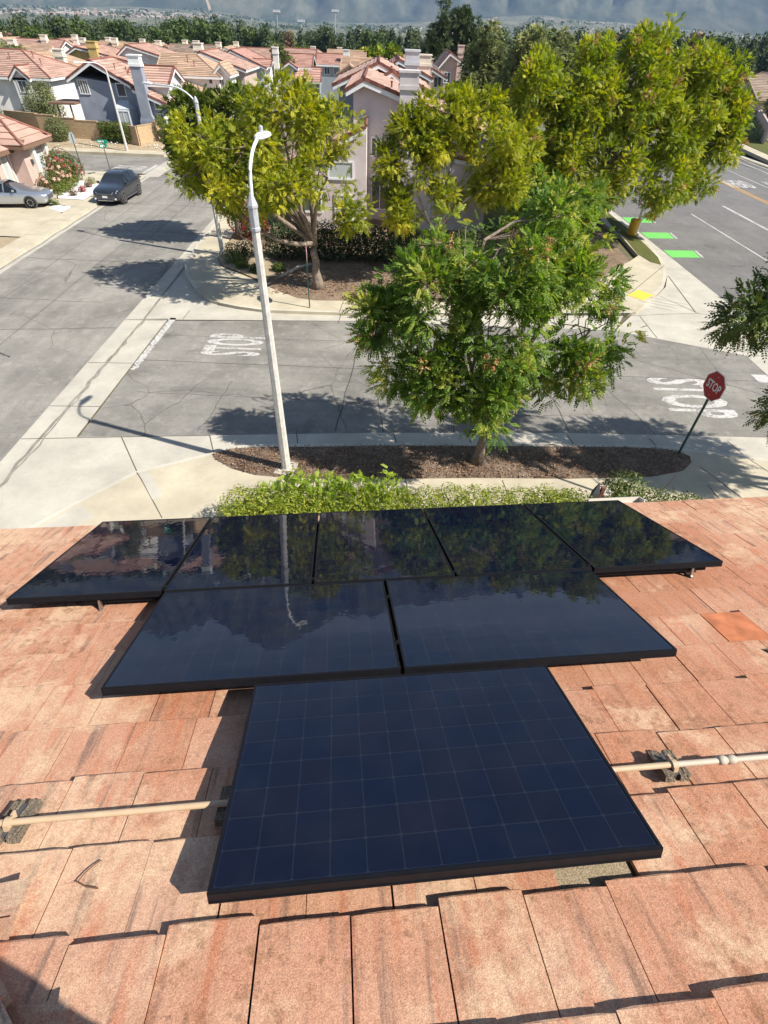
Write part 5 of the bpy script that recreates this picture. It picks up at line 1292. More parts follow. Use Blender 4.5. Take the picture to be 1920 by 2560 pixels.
wall_run('block_wall', 'tan block garden wall with stepped top below the slate grey house', [(-36, 61.5), (-32.4, 60.25), (-30.6, 60.0), (-28.6, 59.75), (-26.5, 59.5), (-24.4, 59.1), (-23.2, 58.6), (-22.5, 58.2), (-21.6, 60.4), (-21.4, 61.3)], [2.0, 1.95, 1.82, 1.68, 1.6, 1.55, 1.55, 1.6, 1.7], -.1)
bush('clipped_hedge', 'square clipped green hedge in front of the block wall', (-24.9, 58.9, .1), [(-25.9 + .75 * k, 59.2 - .12 * k, .75 + .6 * j, .55, .55, .45) for k in range(4) for j in range(2)], 7000, .13, M['leaf_box'], 31, 'hedge', shell=.8)
bush('round_shrub', 'round grey green shrub on tan dirt left of the clipped hedge', (-30.2, 58.8, .15), [(-30.2, 58.9, 1.0, 1.1, .9, .95)], 3000, .15, M['leaf_olive'], 32, tmid=.3)
for i, (x, y) in enumerate(((-20.9, 60.0),)):
    bush('topiary', 'ball and disc topiary bush at the end of the block wall', (x, y, .0), [(x, y, 1.85, .38, .38, .5), (x, y, 1.0, .42, .42, .2), (x + .1, y - .1, .35, .40, .40, .3)], 2200, .10, M['leaf_box'], 33 + i, tmid=.55)
bush('foundation_shrub', 'dark green shrubs below the white porch screen', (-19.2, 60.5, 0), [(-19.6, 60.2, .5, .6, .5, .5), (-18.6, 60.8, .6, .7, .6, .6)], 2200, .13, M['leaf_dark'], 35)
bush('tall_shrub', 'tall loose shrub between white house and slate grey house', (-34.5, 66, -.1), [(-34.6, 66, 2.2, 1.5, 1.3, 1.7), (-33.4, 65.6, 1.6, 1.2, 1.2, 1.4), (-35.6, 66.3, 1.4, 1.2, 1.2, 1.4), (-33.9, 66.2, 3.2, .8, .8, .9)], 7000, .19, M['leaf_olive'], 36, tmid=.45)
bush('tall_shrub', 'broad bright green shrub mass left of the white dormer house', (-36.5, 58, -.1), [(-36.5, 58.5, 1.9, 1.9, 1.6, 1.9), (-35, 57.5, 1.2, 1.4, 1.3, 1.3), (-38.6, 59.5, 2.4, 1.6, 1.5, 1.9)], 9000, .18, M['leaf_box'], 37, tmid=.6)

# ---- houses further up the street
h = H('dormer_house', 'white house with salmon roof and dormer gable left of the slate house', (-39, 76))
h.block(72, 82, -46, -36.0, -.6, 3.95, 5.75, 3.95, 77, 'x', 'st_white', 'rf_pink', 'trim', .5, (0, 4.5)); h.block(-39.6, -37.9, 71.5, 75, -.6, 3.95, 4.7, 3.95, -38.75, 'y', 'st_white', 'rf_pink', 'trim', .3)
h.win('-y', 71.5, -39.25, -38.25, 2.5, 3.55); h.win('-y', 72, -38.3, -37.2, -.2, 1.3); h.win('-y', 72, -43, -41.8, 2.4, 3.5); h.win('-y', 72, -37.3, -36.5, 2.4, 3.4); h.vent(-37.4, 74.3, 4.7); h.vent(-38.9, 76, 5.2); h.vent(-41, 75, 5.0); h.done()
def saltbox(label, x0, xr, x1, y0, y1, zl, zr_, zrr, zb, wm, rm, tm='trim', wins=(), chim=None, hip=(0, 0), over=.45, group='tile roofed houses beyond the street', extra=None):
    h = House('gable_house', label, ((x0 + x1) / 2, (y0 + y1) / 2, 0), 0., group); h.block(x0, x1, y0, y1, zb, zl, zr_, zrr, xr, 'y', wm, rm, tm, over, hip)
    for (a, c, z0, z1) in wins: h.win('-y', y0, a, c, z0, z1)
    if chim: h.chimney(*chim)
    if extra: extra(h)
    h.done(); return h
def sidehouse(label, x0, x1, y0, y1, ze, zr_, zb, wm, rm, tm='trim', wins=(), chim=None, hip=(0, 0), over=.45, extra=None, ridge=None):
    h = House('side_gable_house', label, ((x0 + x1) / 2, (y0 + y1) / 2, 0)); h.block(y0, y1, x0, x1, zb, ze, zr_, ze, ridge or (y0 + y1) / 2, 'x', wm, rm, tm, over, hip)
    for (a, c, z0, z1) in wins: h.win('-y', y0, a, c, z0, z1)
    if chim: h.chimney(*chim)
    if extra: extra(h)
    h.done(); return h
saltbox('tan house with tan roof and cream chimney behind the dormer house', -47, -46, -41.5, 90, 99, 4.6, 4.85, 3.4, -1, 'st_tan', 'rf_tan', wins=((-45.5, -44.6, 1.8, 2.8),), chim=(-42.3, 89.6, 1.1, .9, 0, 5.5, 'st_cream'), hip=(0, 2))
saltbox('ochre gable house with ochre chimney behind the slate grey roof', -48.5, -46.7, -38.6, 105, 115, 4.4, 5.25, 3.7, -1.2, 'st_ochre', 'rf_pink', wins=((-44, -43, 2.0, 3.2),), chim=(-44.0, 104.6, 1.3, 1.0, 0, 5.95, 'st_ochre'))
saltbox('pale grey gable house with salmon roof right of the ochre chimney', -41.5, -40.0, -33.0, 108, 118, 4.6, 5.6, 4.0, -1.3, 'st_lgrey', 'rf_pink', wins=((-38.5, -37.6, 2.6, 3.6),))
h = H('hip_house', 'two storey white house with yellow tan hip roof on the left road', (-21, 80))
h.block(76.5, 84, -25.5, -18.7, -.5, 4.35, 5.85, 4.35, 80, 'x', 'st_white', 'rf_tan', 'trim', .4, (0, 3.0)); h.block(-19.2, -17.7, 77, 81, -.5, 4.65, 5.35, 4.65, -18.4, 'y', 'st_white', 'rf_tan', 'trim', .35)
h.block(-23.5, -18.0, 73.4, 76.5, -.5, 3.9, 3.88, 2.6, -23.5, 'y', 'st_white', 'rf_tan', 'trimd', .4)
h.win('-y', 76.5, -19.9, -19.4, 3.5, 4.1, mull=0); h.win('-y', 77, -18.9, -18.2, 2.8, 4.1); h.win('-y', 73.4, -20.6, -19.6, .6, 1.9); h.vent(-22.5, 78.6, 5.3); h.vent(-21.6, 77.8, 4.9); h.done()
saltbox('long tan gable house with pale vents up the left road', -24.8, -23.6, -18.3, 89, 98, 5.2, 5.85, 4.3, -.8, 'st_tan', 'rf_pink', wins=((-23.6, -23.1, 4.35, 5.05), (-22.9, -22.4, 4.3, 5.0), (-22.2, -21.7, 4.2, 4.9)), chim=(-24.6, 92, 1.1, .9, 0, 6.6, 'st_cream'))
saltbox('pale grey gable house with salmon roof beyond the long tan house', -23.3, -22.3, -17.6, 101, 111, 5.2, 5.75, 4.05, -1.1, 'st_lgrey', 'rf_red', wins=((-20.0, -19.0, 2.6, 3.8), (-18.6, -18.0, .6, 1.8)), extra=lambda h: (h.block(101.8, 104.8, -19.6, -16.9, -1, 4.15, 4.75, 4.15, 103.3, 'x', 'st_white', 'rf_red', 'trim', .3), h.chimney(-16.2, 104, .8, .8, -1, 6.2, 'st_white')))
sidehouse('mid grey house with red roof and black shuttered window at the street end', -15.2, -11.2, 105, 112, 4.1, 5.35, -1.2, 'st_mid', 'rf_red', wins=((-12.4, -11.5, 3.0, 3.7),), extra=lambda h: (h.block(-15.3, -13.2, 104.2, 107, -1.2, 4.0, 4.6, 4.0, -14.25, 'y', 'st_mid', 'rf_red', 'trim', .3), h.win('-y', 104.2, -14.7, -13.8, 2.8, 3.7), h.block(103.0, 105.0, -13.2, -9.6, -1.2, 2.6, 4.0, 4.0, 105.0, 'x', 'st_mid', 'rf_red', 'trim', .3), h.win('-y', 103.0, -11.8, -10.8, .3, 1.6)))
sidehouse('mid grey wing house with white chimney stack behind the red roofed end house', -10.6, -6.0, 112, 119, 4.2, 5.3, -1.3, 'st_mid', 'rf_red', wins=((-9.6, -8.6, 2.8, 3.8), (-8, -7.2, 2.8, 3.8)), chim=(-5.9, 113, .9, .9, -1, 6.0, 'st_white'))
sidehouse('tan house with wide red tan roof behind the street end', -19.2, -12.4, 122, 131, 4.2, 5.45, -1.4, 'st_tan', 'rf_pink', wins=((-17.5, -16.4, 2.6, 3.8), (-15.2, -14.2, 2.6, 3.8)))
sidehouse('cream house with broad tan roof left of the dark pines', -9.6, -3.3, 122, 131, 4.2, 5.5, -1.4, 'st_cream', 'rf_tan', wins=((-8.5, -7.5, 2.4, 3.6), (-6, -5, 2.4, 3.6)))
h = H('cross_gable_house', 'cream house with small front gable and dark window left of the mauve house', (-3, 94))
h.block(90, 98, -5.2, 0.4, -.8, 4.6, 5.65, 4.6, 94, 'x', 'st_cream', 'rf_tan', 'trimd', .4); h.block(-5.6, -2.9, 88.6, 92, -.8, 4.45, 5.2, 4.45, -4.25, 'y', 'st_cream', 'rf_tan', 'trimd', .35); h.win('-y', 88.6, -4.7, -3.8, 3.4, 4.2); h.done()
# ---- mauve corner house behind the trees
h = H('corner_house', 'mauve stucco two storey house with white chimney behind the street trees', (1, 40))
h.block(-1.55, 6.6, 36.4, 46, -.05, 6.62, 6.92, 4.6, -.95, 'y', 'st_mauve', 'rf_pink', 'trim', .45, rakemat='rake'); h.block(-5.2, -.75, 33.9, 41, -.05, 3.35, 5.12, 5.12, -.77, 'y', 'st_mauve', 'rf_pink', 'trim', .4)
h.block(1.05, 6.4, 34.6, 36.4, -.05, 4.2, 4.25, 3.5, 1.05, 'y', 'st_mauve', 'rf_pink', 'trim', .1)
h.chimney(1.5, 35.9, .95, .9, -.05, 7.35, 'st_mauve2', 'st_mauve2')
h.win('-y', 33.9, -2.95, -1.45, 2.6, 3.5, 'blind', mull=0, w=.09); h.win('-y', 33.9, -2.6, -1.5, .5, 1.9, 'blind', mull=1, w=.09); h.win('-y', 33.9, -4.6, -3.3, .9, 2.1, 'glassw', mull=1, w=.09); h.win('-y', 36.4, -.55, .1, 3.35, 4.35, mull=1, w=.09); h.win('-y', 36.4, -.5, .6, .6, 2.5, 'glassw', mull=1)
h.win('-y', 34.6, 3.0, 4.2, .7, 2.0, 'blind'); h.vent(.6, 38, 6.3, .4); h.done()
saltbox('mauve gable house with brown rake tiles directly behind the corner house', -3.0, -.2, 3.2, 46.5, 55, 6.1, 7.2, 5.9, -.1, 'st_mid', 'rf_pink', extra=lambda h: (h.block(-.3, 1.5, 45.3, 48, 2, 6.35, 6.85, 6.35, .7, 'y', 'st_mid', 'rf_pink', 'trim', .25, rakemat='rake'), h.chimney(2.1, 47, .9, .9, 0, 7.9, 'st_lgrey')))
saltbox('rust red roofed gable house third in line behind the white chimney', .6, 1.5, 4.2, 60, 68, 6.4, 6.95, 5.9, -.2, 'st_mid', 'rf_red', extra=lambda h: h.chimney(3.9, 61, 1.0, .9, 0, 7.3, 'st_cream'))
saltbox('cream house with bay window and two cream chimneys right of the mauve gables', 4.6, 5.0, 7.0, 75, 83, 5.9, 6.1, 5.2, -.4, 'st_cream', 'rf_pink', wins=((5.9, 6.8, 4.1, 5.1),), chim=(5.2, 74.8, .8, .8, 0, 6.6, 'st_pink'))
saltbox('tall pink house with two chimneys in front of the dark pines', 7.6, 8.6, 10.0, 86, 93, 5.9, 6.9, 6.2, -.6, 'st_pink', 'rf_pink', wins=((8.0, 8.9, 3.9, 5.0),), chim=(9.9, 86, .7, .8, 0, 7.6, 'st_pink'))
# ---- far rows of roofs before the trees
rngh = random.Random(14); far_m = [('rf_brown', 'st_tan', 'brown'), ('rf_tan', 'st_cream', 'tan'), ('rf_pink', 'st_white', 'salmon')]
fx = [(-82, 128), (-73, 132), (-64, 126), (-57, 134), (-50, 130), (-43, 136), (-37, 131), (-31, 138), (-25, 140), (-90, 150), (-80, 152), (-70, 150), (-60, 153), (-51, 151), (-42, 154), (-33, 152), (-24, 156), (-15, 150), (-8, 152), (-1, 140), (5, 146), (-66, 112), (-58, 108), (-75, 118)]
for i, (x, y) in enumerate(fx):
    rm, wm, cn = far_m[i % 3]; w = rngh.uniform(6.5, 9); zr_ = 9 - 3.35 * (y / 100) - rngh.uniform(0, .5) if y < 125 else 5.3 - (y - 125) * .02 - rngh.uniform(0, .5)
    ch = (x + rngh.uniform(-3, 3), y + 3, 1.0, .9, 0, zr_ + .7, 'st_cream')
    nm = 'small %s roofed house in the far rows before the tree line' % cn
    if i % 2: saltbox(nm, x - w / 2, x + rngh.uniform(-1, 1), x + w / 2, y, y + 8, zr_ - 1.5, zr_, zr_ - 1.5, -2, wm, rm, wins=((x - 1, x + .2, zr_ - 3, zr_ - 2),), chim=ch, group='small houses in the far rows')
    else:
        hh = sidehouse(nm, x - w / 2, x + w / 2, y, y + 8, zr_ - 1.4, zr_, -2, wm, rm, wins=((x - 2, x - 1, zr_ - 3, zr_ - 2), (x + 1, x + 2, zr_ - 3, zr_ - 2)), chim=ch, hip=(0, 2.0 if i % 4 == 0 else 0)); hh.o['group'] = 'small houses in the far rows'
# ---- houses across the main road
h = H('solar_roof_house', 'house with dark solar roof at the right picture edge', (66, 104)); h.block(98, 108, 57, 76, -1, 2.9, 5.2, 2.9, 103, 'x', 'st_tan', 'rf_brown', 'trimd', .5)
b = MB(); 
for k in range(5):
    p = [(59.5 + k * 2.2, 98.6, 3.45), (61.5 + k * 2.2, 98.6, 3.45), (61.5 + k * 2.2, 101.8, 4.92), (59.5 + k * 2.2, 101.8, 4.92)]; b.add(p + [(a, y, z - .08) for a, y, z in p], [(0, 1, 2, 3), (0, 4, 5, 1)])
b.build('solar_array', M['glass_pv2'] if 'glass_pv2' in M else M['car_glass'], h.o); h.done()
for (x, y, lab, wm, rm) in ((78, 128, 'cream house with two gables beyond the solar roof house', 'st_cream', 'rf_tan'), (96, 150, 'small tan house far right below the conifer row', 'st_tan', 'rf_brown'), (66, 135, 'tan gabled house left of the cream gabled house far right', 'st_tan', 'rf_tan'), (60, 160, 'low brown roofed house far right behind the tall street tree', 'st_tan', 'rf_brown'), (84, 175, 'low salmon roofed house at the foot of the far right conifers', 'st_white', 'rf_pink')):
    saltbox(lab, x - 5, x, x + 5, y, y + 9, 2.2, 4.6, 2.2, -3, wm, rm, wins=((x - 1, x + .5, .5, 1.6),), chim=(x + 3, y + 2, 1, 1, 0, 5.2, 'st_cream'))
wall_run('estate_wall', 'brown stucco wall behind the shrubs across the main road', [(47, 76), (56.5, 95.5), (64, 112)], [1.75, 1.5], -1.2, 'st_tan')

# ================================================================== TREES AND PLANTS NEAR THE STREET
tree('street_tree', 'full green tree with some yellow tips in the planter strip', (3.02, 11.53, 0), 1.7, .13,
     [(2.6, 11.8, 5.6, 1.25, 1.2, .75), (4.2, 11.9, 5.2, 1.1, 1.1, .75), (1.4, 11.6, 4.75, 1.0, 1.0, .65), (5.1, 11.7, 3.95, .9, 1.0, .6), (3.0, 11.0, 4.2, 1.2, 1.1, .8), (1.0, 11.2, 3.0, .95, .9, .6),
      (2.8, 10.7, 2.75, 1.0, .95, .5), (4.5, 11.2, 3.0, .95, .85, .55), (.2, 11.7, 4.0, .6, .7, .45), (5.45, 11.9, 2.85, .55, .7, .4), (3.8, 12.2, 6.1, .5, .5, .35), (1.9, 10.7, 3.6, .6, .6, .45), (5.0, 12.3, 4.7, .6, .6, .4), (1.7, 12.0, 5.6, .5, .5, .35)],
     600, 18, .066, M['leaf_near'], M['bark'], 101, L=.27, pairs=6, wid=.33, spread=.25, droop=.2, shell=.55, tmid=.42, tvar=.16, pod=M['leaf_red'], sub=7)
tree('street_tree', 'spreading yellow green tree behind the near light pole with a forked grey trunk', (-2.79, 24.43, 0), 1.95, .20,
     [(-3.8, 24.4, 6.55, 1.4, 1.3, .75), (-2.0, 24.5, 5.95, .9, 1.2, .75), (-5.2, 23.1, 5.55, 1.35, 1.3, .85), (-1.95, 22.6, 4.8, 1.0, 1.0, .6), (-3.9, 22.3, 4.65, 1.2, 1.0, .7), (-6.2, 22.8, 4.25, 1.05, 1.0, .55), (-.95, 24.2, 3.3, .6, .6, .4), (-4.7, 22.4, 3.6, .8, .7, .35), (-6.6, 24.6, 5.0, .9, 1.0, .6), (-3.2, 26, 5.6, 1.2, 1.2, .7), (-6.9, 24.2, 5.7, .9, 1.0, .6), (-7.2, 23.6, 4.5, .8, .9, .5)],
     580, 19, .075, M['leaf_yel'], M['bark'], 102, L=.26, pairs=5, wid=.36, spread=.30, droop=.15, shell=.6, tmid=.50, tvar=.18)
tree('street_tree', 'dark green tree leaning over the left road behind the second lamp', (-7.85, 31.4, 0), 2.2, .16,
     [(-8.8, 31.2, 5.1, 1.4, 1.4, 1.2), (-9.4, 30.8, 3.9, 1.0, 1.1, .9), (-7.6, 31.6, 5.5, 1.2, 1.2, .95), (-8.3, 30.8, 3.3, 1.0, .9, .65)],
     420, 13, .12, M['leaf_box'], M['barkd'], 103, L=.36, pairs=4, wid=.4, spread=.34, shell=.6, tmid=.55, tvar=.16)
tree('street_tree', 'slender yellow green tree in front of the mauve house chimney', (2.75, 26.3, 0), 2.0, .12,
     [(3.8, 26.3, 6.5, 1.05, 1.1, .75), (2.5, 26.0, 5.7, 1.0, 1.1, .7), (4.8, 26.4, 5.6, 1.05, 1.1, .8), (1.3, 25.6, 5.2, .7, .8, .55), (5.3, 26.2, 4.2, 1.0, 1.0, .7), (.5, 25.6, 4.9, .65, .8, .5), (1.0, 25.2, 3.3, .7, .7, .5), (1.6, 25.6, 4.5, .7, .7, .5), (.0, 25.4, 3.9, .5, .6, .4), (1.3, 25.9, 6.0, .7, .8, .5), (2.3, 26.0, 6.6, .7, .8, .45), (3.4, 25.6, 3.7, .9, .9, .5), (6.2, 26.8, 5.0, .7, .7, .5)],
     540, 19, .075, M['leaf_yel'], M['bark2'], 104, L=.26, pairs=5, wid=.36, spread=.30, droop=.15, shell=.6, tmid=.48, tvar=.18)
tree('street_tree', 'largest olive green tree, reaching over the main road at the corner', (14.6, 38.6, 0), 2.6, .30,
     [(11, 35.6, 7.5, 2.0, 2.0, 1.0), (14.2, 36, 8.0, 2.0, 2.0, 1.0), (17, 36.4, 7.3, 2.0, 2.0, 1.2), (18.7, 36.4, 5.8, 1.4, 1.8, 1.4), (13, 34.2, 6.3, 2.2, 2.0, 1.3), (16.2, 34.4, 5.4, 2.0, 1.8, 1.25), (10, 34, 5.7, 2.0, 1.8, 1.3), (8.2, 33.4, 6.9, 1.4, 1.4, 1.0), (7.2, 32.6, 4.6, 1.2, 1.2, .9), (11.5, 32, 3.8, 2.0, 1.6, 1.1), (15, 33, 3.3, 1.8, 1.6, 1.0), (17.8, 34.4, 3.3, 1.2, 1.4, .9), (14.8, 36.2, 8.9, .7, .7, .5), (8.8, 32.9, 3.1, 1.4, 1.3, .9), (9.8, 34, 4.3, 1.4, 1.4, 1.0), (12.9, 32.7, 2.7, 1.3, 1.1, .6), (6.6, 33.4, 3.2, 1.0, 1.0, .8), (9.4, 33.6, 6.9, 1.2, 1.2, .9), (12.2, 35, 7.0, 1.3, 1.3, .9), (15.6, 35.2, 6.8, 1.3, 1.3, .9), (18.2, 35.4, 4.6, 1.2, 1.2, .8), (19.9, 36.6, 6.0, 1.15, 1.4, 1.0), (19.7, 36.2, 4.3, .95, 1.2, .7), (18.6, 36.6, 7.6, 1.0, 1.2, .8)],
     2450, 17, .090, M['leaf_big'], M['bark'], 105, L=.30, pairs=5, wid=.38, spread=.38, droop=.15, shell=.58, gap=1.3, tmid=.56, tvar=.17, sub=7, pod=M['leaf_red'])
tree('street_tree', 'small bushy green tree below the largest tree at the corner bed', (8.4, 29.6, 0), 1.2, .10,
     [(8.2, 29.6, 2.9, 1.4, 1.3, .9), (9.8, 30.0, 2.3, 1.3, 1.2, .8), (7.0, 29.3, 2.1, 1.1, 1.0, .7), (9.0, 28.8, 1.6, 1.2, 1.0, .7), (10.9, 29.4, 1.5, .9, .9, .6)],
     330, 10, .14, M['leaf_near'], M['barkd'], 106, L=.38, pairs=4, wid=.34, spread=.34, tmid=.42, tvar=.2, pod=M['leaf_red'])
tree('street_tree', 'dark feathery tree reaching in from the right picture edge', (15.6, 9.7, 0), 3.0, .16,
     [(8.35, 10.6, 5.0, 1.0, .9, .38), (9.2, 10.7, 5.8, 1.1, .9, .55), (10.25, 10.9, 2.85, .9, .85, .4), (12.4, 10.6, 5.0, 1.7, 1.5, 1.2), (14.6, 10.2, 6.0, 1.8, 1.6, 1.0), (10.2, 11.6, 6.3, .9, .8, .4)],
     620, 14, .085, M['leaf_dark'], M['barkd'], 107, L=.32, pairs=6, wid=.26, spread=.28, tmid=.6, tvar=.18, droop=.15, shell=.5, sub=3, gap=.9)
WG = 'tall grey green trees along the main road verge'
tree('verge_tree', 'tall loose grey green tree left of the largest tree', (13.2, 60, -.1), 2.2, .2, [(13.2, 60, 7.3, 1.6, 1.5, 1.7), (12.3, 60, 5.2, 1.8, 1.5, 1.6), (14.5, 60, 4.4, 1.5, 1.4, 1.5), (14.6, 60, 6.6, 1.3, 1.2, 1.3), (11.9, 60, 3.2, 1.3, 1.2, 1.2)], 460, 9, .22, M['leaf_olive'], M['barkd'], 111, L=.5, pairs=3, wid=.4, spread=.45, group=WG, droop=.6, tmid=.5)
tree('verge_tree', 'grey green tree between the dark pines and the loose verge tree', (10.6, 70, -.3), 2.0, .2, [(10.9, 70, 7.4, 1.3, 1.3, 1.7), (9.7, 70, 5.4, 1.6, 1.4, 1.7), (11.9, 70, 5.6, 1.4, 1.3, 1.6), (9.0, 70, 3.6, 1.4, 1.2, 1.4), (11.5, 70, 3.4, 1.4, 1.2, 1.3)], 420, 9, .24, M['leaf_olive'], M['barkd'], 112, L=.5, pairs=3, wid=.4, spread=.5, group=WG, droop=.6, tmid=.4)
tree('verge_tree', 'dim olive tree rising behind the crown of the largest tree', (21, 78, -.5), 2.0, .2, [(20.5, 78, 6.8, 2.0, 1.8, 1.8), (22.5, 78, 6.0, 1.8, 1.8, 1.8), (18.5, 78, 5.6, 1.8, 1.6, 1.6)], 300, 9, .26, M['leaf_olive'], M['barkd'], 113, L=.5, pairs=3, wid=.4, spread=.5, group=WG, droop=.5, tmid=.3)
tree('pine_tree', 'tall dark spire shaped pine at the top of the picture', (9.0, 110, -1.2), 4, .3, [(8.9, 110, 5.0, 1.9, 1.8, 1.8), (9.0, 110, 7.6, 1.4, 1.4, 1.9), (9.2, 110, 9.9, .8, .8, 1.4), (9.3, 110, 11.6, .45, .45, 1.2), (7.6, 110, 5.6, 1.2, 1.2, 1.4)], 330, 9, .30, M['leaf_euc'], M['barkd'], 114, L=.6, pairs=3, wid=.25, spread=.5, tmid=.5, shell=.45)
tree('pine_tree', 'broad dark pine right beside the spire shaped pine', (13.0, 112, -1.2), 4, .35, [(12.0, 112, 9.8, 1.7, 1.6, 1.1), (14.2, 112, 9.4, 1.6, 1.6, 1.1), (13.0, 112, 7.4, 2.1, 1.9, 1.3), (11.4, 112, 7.6, 1.4, 1.4, 1.1), (15.0, 112, 7.0, 1.2, 1.2, 1.0)], 330, 9, .30, M['leaf_euc'], M['barkd'], 115, L=.6, pairs=3, wid=.25, spread=.5, tmid=.55, shell=.5)
bush('verge_shrubs', 'bright olive shrub mass below the tall pines', (11.5, 66, -.1), [(10.5, 66, 1.5, 2.0, 1.5, 1.5), (13.0, 66, 1.2, 1.8, 1.5, 1.3), (8.2, 65, 1.2, 1.5, 1.3, 1.2), (9.3, 90, 3.0, 1.2, 1.2, 2.0)], 5200, .28, M['leaf_box'], 41, tmid=.7)
bush('verge_shrubs', 'grey green shrub mass behind the mid street tree', (9.5, 46, 0), [(8.6, 46, 1.6, 1.6, 1.5, 1.5), (10.5, 47, 1.4, 1.6, 1.5, 1.4), (12.5, 50, 1.8, 1.6, 1.5, 1.8), (7.4, 42, 1.3, 1.1, 1.2, 1.3)], 6500, .24, M['leaf_olive'], 42, tmid=.5)
# palm
rt = empty('palm_tree', (12.6, 90, -.8), 'thin palm among the trees right of the dark pines', 'palm')
b = MB(); b.tube([(0, 0, 0), (.1, 0, 3), (0, 0, 6.2), (-.1, 0, 7.9)], [.28, .2, .17, .16], 8); b.build('trunk', M['barkd'], rt, True)
rng = np.random.default_rng(61); P = []; D = []
for k in range(26):
    a = rng.uniform(0, 2 * PI); e = rng.uniform(-.5, 1.1); P.append((-.1, 0, 7.9)); D.append((math.cos(a), math.sin(a), e))
Q, T = sprays(rng, np.array(P), np.array(D), np.full(26, 1.9), 9, .45, .12, rng.uniform(.2, .7, 26), .55); quads_obj('fronds', Q, T, M['leaf_dark'], rt)

# hedges below the eave and in the beds
def hedge(name, label, base, lobes, n, size, mat, seed, **k): return bush(name, label, base, lobes, n, size, mat, seed, 'hedge', **k)
hedge('hedge', 'glossy yellow green hedge below the eave at the left end', (-2.6, 8.5, -.02), [(-3.1 + .55 * k, 8.55 + .05 * (k % 2), (.70), .52, .72, .52 + .05 * (k % 3)) for k in range(4)], 15000, .060, M['leaf_hedge'], 51, tmid=.5)
hedge('hedge', 'glossy yellow green hedge below the eave right of the fern shoots', (2.4, 8.6, -.02), [(-.9 + .55 * k, 8.6 + .05 * (k % 2), .70, .52, .70, .52 + .06 * (k % 3)) for k in range(4)] + [(1.3 + .55 * k, 8.6 + .05 * (k % 2), .80, .52, .70, .55 + .05 * (k % 3)) for k in range(7)], 34000, .060, M['leaf_hedge'], 52, tmid=.42)
hedge('hedge', 'dark green hedge below the eave beside the red brown board', (6.6, 8.9, -.02), [(5.9 + .5 * k, 9.2 - .05 * k, .72 - .05 * k, .45, .55, .5) for k in range(5)] + [(6.2, 9.4, 1.0, .5, .45, .42), (4.9, 8.9, .7, .5, .5, .5), (4.2, 8.8, .7, .5, .5, .5)], 10000, .07, M['leaf_box'], 53, tmid=.45)
rt = empty('fern_shrub', (-.9, 8.8, -.02), 'bright green feathery shoots rising from the hedge below the eave', 'shrub')
rng = np.random.default_rng(71); P, D, r = cluster_points(rng, [(-1.1, .05, .86, .6, .5, .45), (-.3, .1, .86, .6, .5, .46), (.5, .1, .88, .6, .5, .46), (1.2, .05, .80, .55, .5, .42)], 1200, .65)
d = unit(D + np.array([0, 0, .5]) + rng.normal(size=D.shape) * .5)
Q, T = sprays(rng, P, d, rng.uniform(.18, .34, len(P)), 8, .045, .34, .5 + rng.normal(size=len(P)) * .15, .25)
Q2 = []; T2 = []
for (x, z) in ((-.78, 1.66), (-.15, 1.58), (.25, 1.42), (.62, 1.44), (1.25, 1.72), (-1.1, 1.5)):
    n_ = 13; t = rng.uniform(.3, 1, n_); p = np.stack([x + rng.normal(size=n_) * .02, .15 + t * .1, z * (.55 + .45 * t)], 1); dd = unit(rng.normal(size=(n_, 3)) * np.array([1, 1, .3]) + np.array([0, 0, .5]))
    q, tt = sprays(rng, p, dd, np.full(n_, .22), 6, .05, .36, .7 + rng.normal(size=n_) * .1, .3); Q2.append(q); T2.append(tt)
quads_obj('fronds', np.concatenate([Q] + Q2), np.concatenate([T] + T2), M['leaf_fern'], rt)
b = MB()
for (x, z) in ((-.78, 1.66), (-.15, 1.58), (.25, 1.42), (.62, 1.44), (1.25, 1.72), (-1.1, 1.5)): b.tube([(x, 0, 0), (x, .15, z * .6), (x, .25, z)], [.012, .008, .004], 5)
b.build('stem', M['green_post'], rt)
rt = empty('bare_shoot', (6.9, 9.3, -.02), 'thin bare twiggy shoot above the dark hedge', 'shrub'); b = MB()
for a in range(7): b.tube([(0, 0, .6), (.1 + .05 * a, .03 * a, .9 + .03 * a), (.2 + .06 * a, .08 * a - .2, 1.05 + .06 * a)], [.006, .004, .002], 5)
b.build('twigs', M['twig'], rt)
hedge('ivy_hedge', 'tall dark green hedge along the mauve house behind the forked tree', (-2, 28.4, 0), [(-5.3 + .85 * k, 28.4 + .1 * (k % 2), .55 + .75 * j, .62, .55, .55) for k in range(9) for j in range(2)], 15000, .13, M['leaf_hd'], 54, tmid=.45, shell=.82)
bush('flower_shrub', 'dark shrub with red flowers beside the second lamp', (-7.6, 32.2, .05), [(-7.7, 32.2, .9, .8, .8, .9), (-6.9, 31.6, .7, .7, .7, .7)], 1800, .12, M['leaf_dark'], 55, flower=M['petal_red'], fn=130, fs=.16)
for i, (x, y, rr, hh, m_, lab, fl) in enumerate(((-7.35, 27.5, .5, .55, 'leaf_box', 'light green leafy shrub at the pavement bend', M['petal_red']), (-6.9, 28.3, .5, .5, 'leaf_hd', 'dark rounded shrub behind the light green leafy shrub', None), (-6.75, 26.8, .32, .3, 'leaf_box', 'small bright tuft in tan gravel at the pavement bend', None), (-5.95, 26.3, .34, .22, 'leaf_dark', 'low dark tuft beside the near lamp, in tan gravel', None), (-4.9, 26.5, .3, .22, 'leaf_dark', 'low dark tuft left of the fallen branch', None))):
    bush('garden_shrub', lab, (x, y, .05), [(x, y, hh * .8, rr, rr, hh)], 900, .10, M[m_], 56 + i)
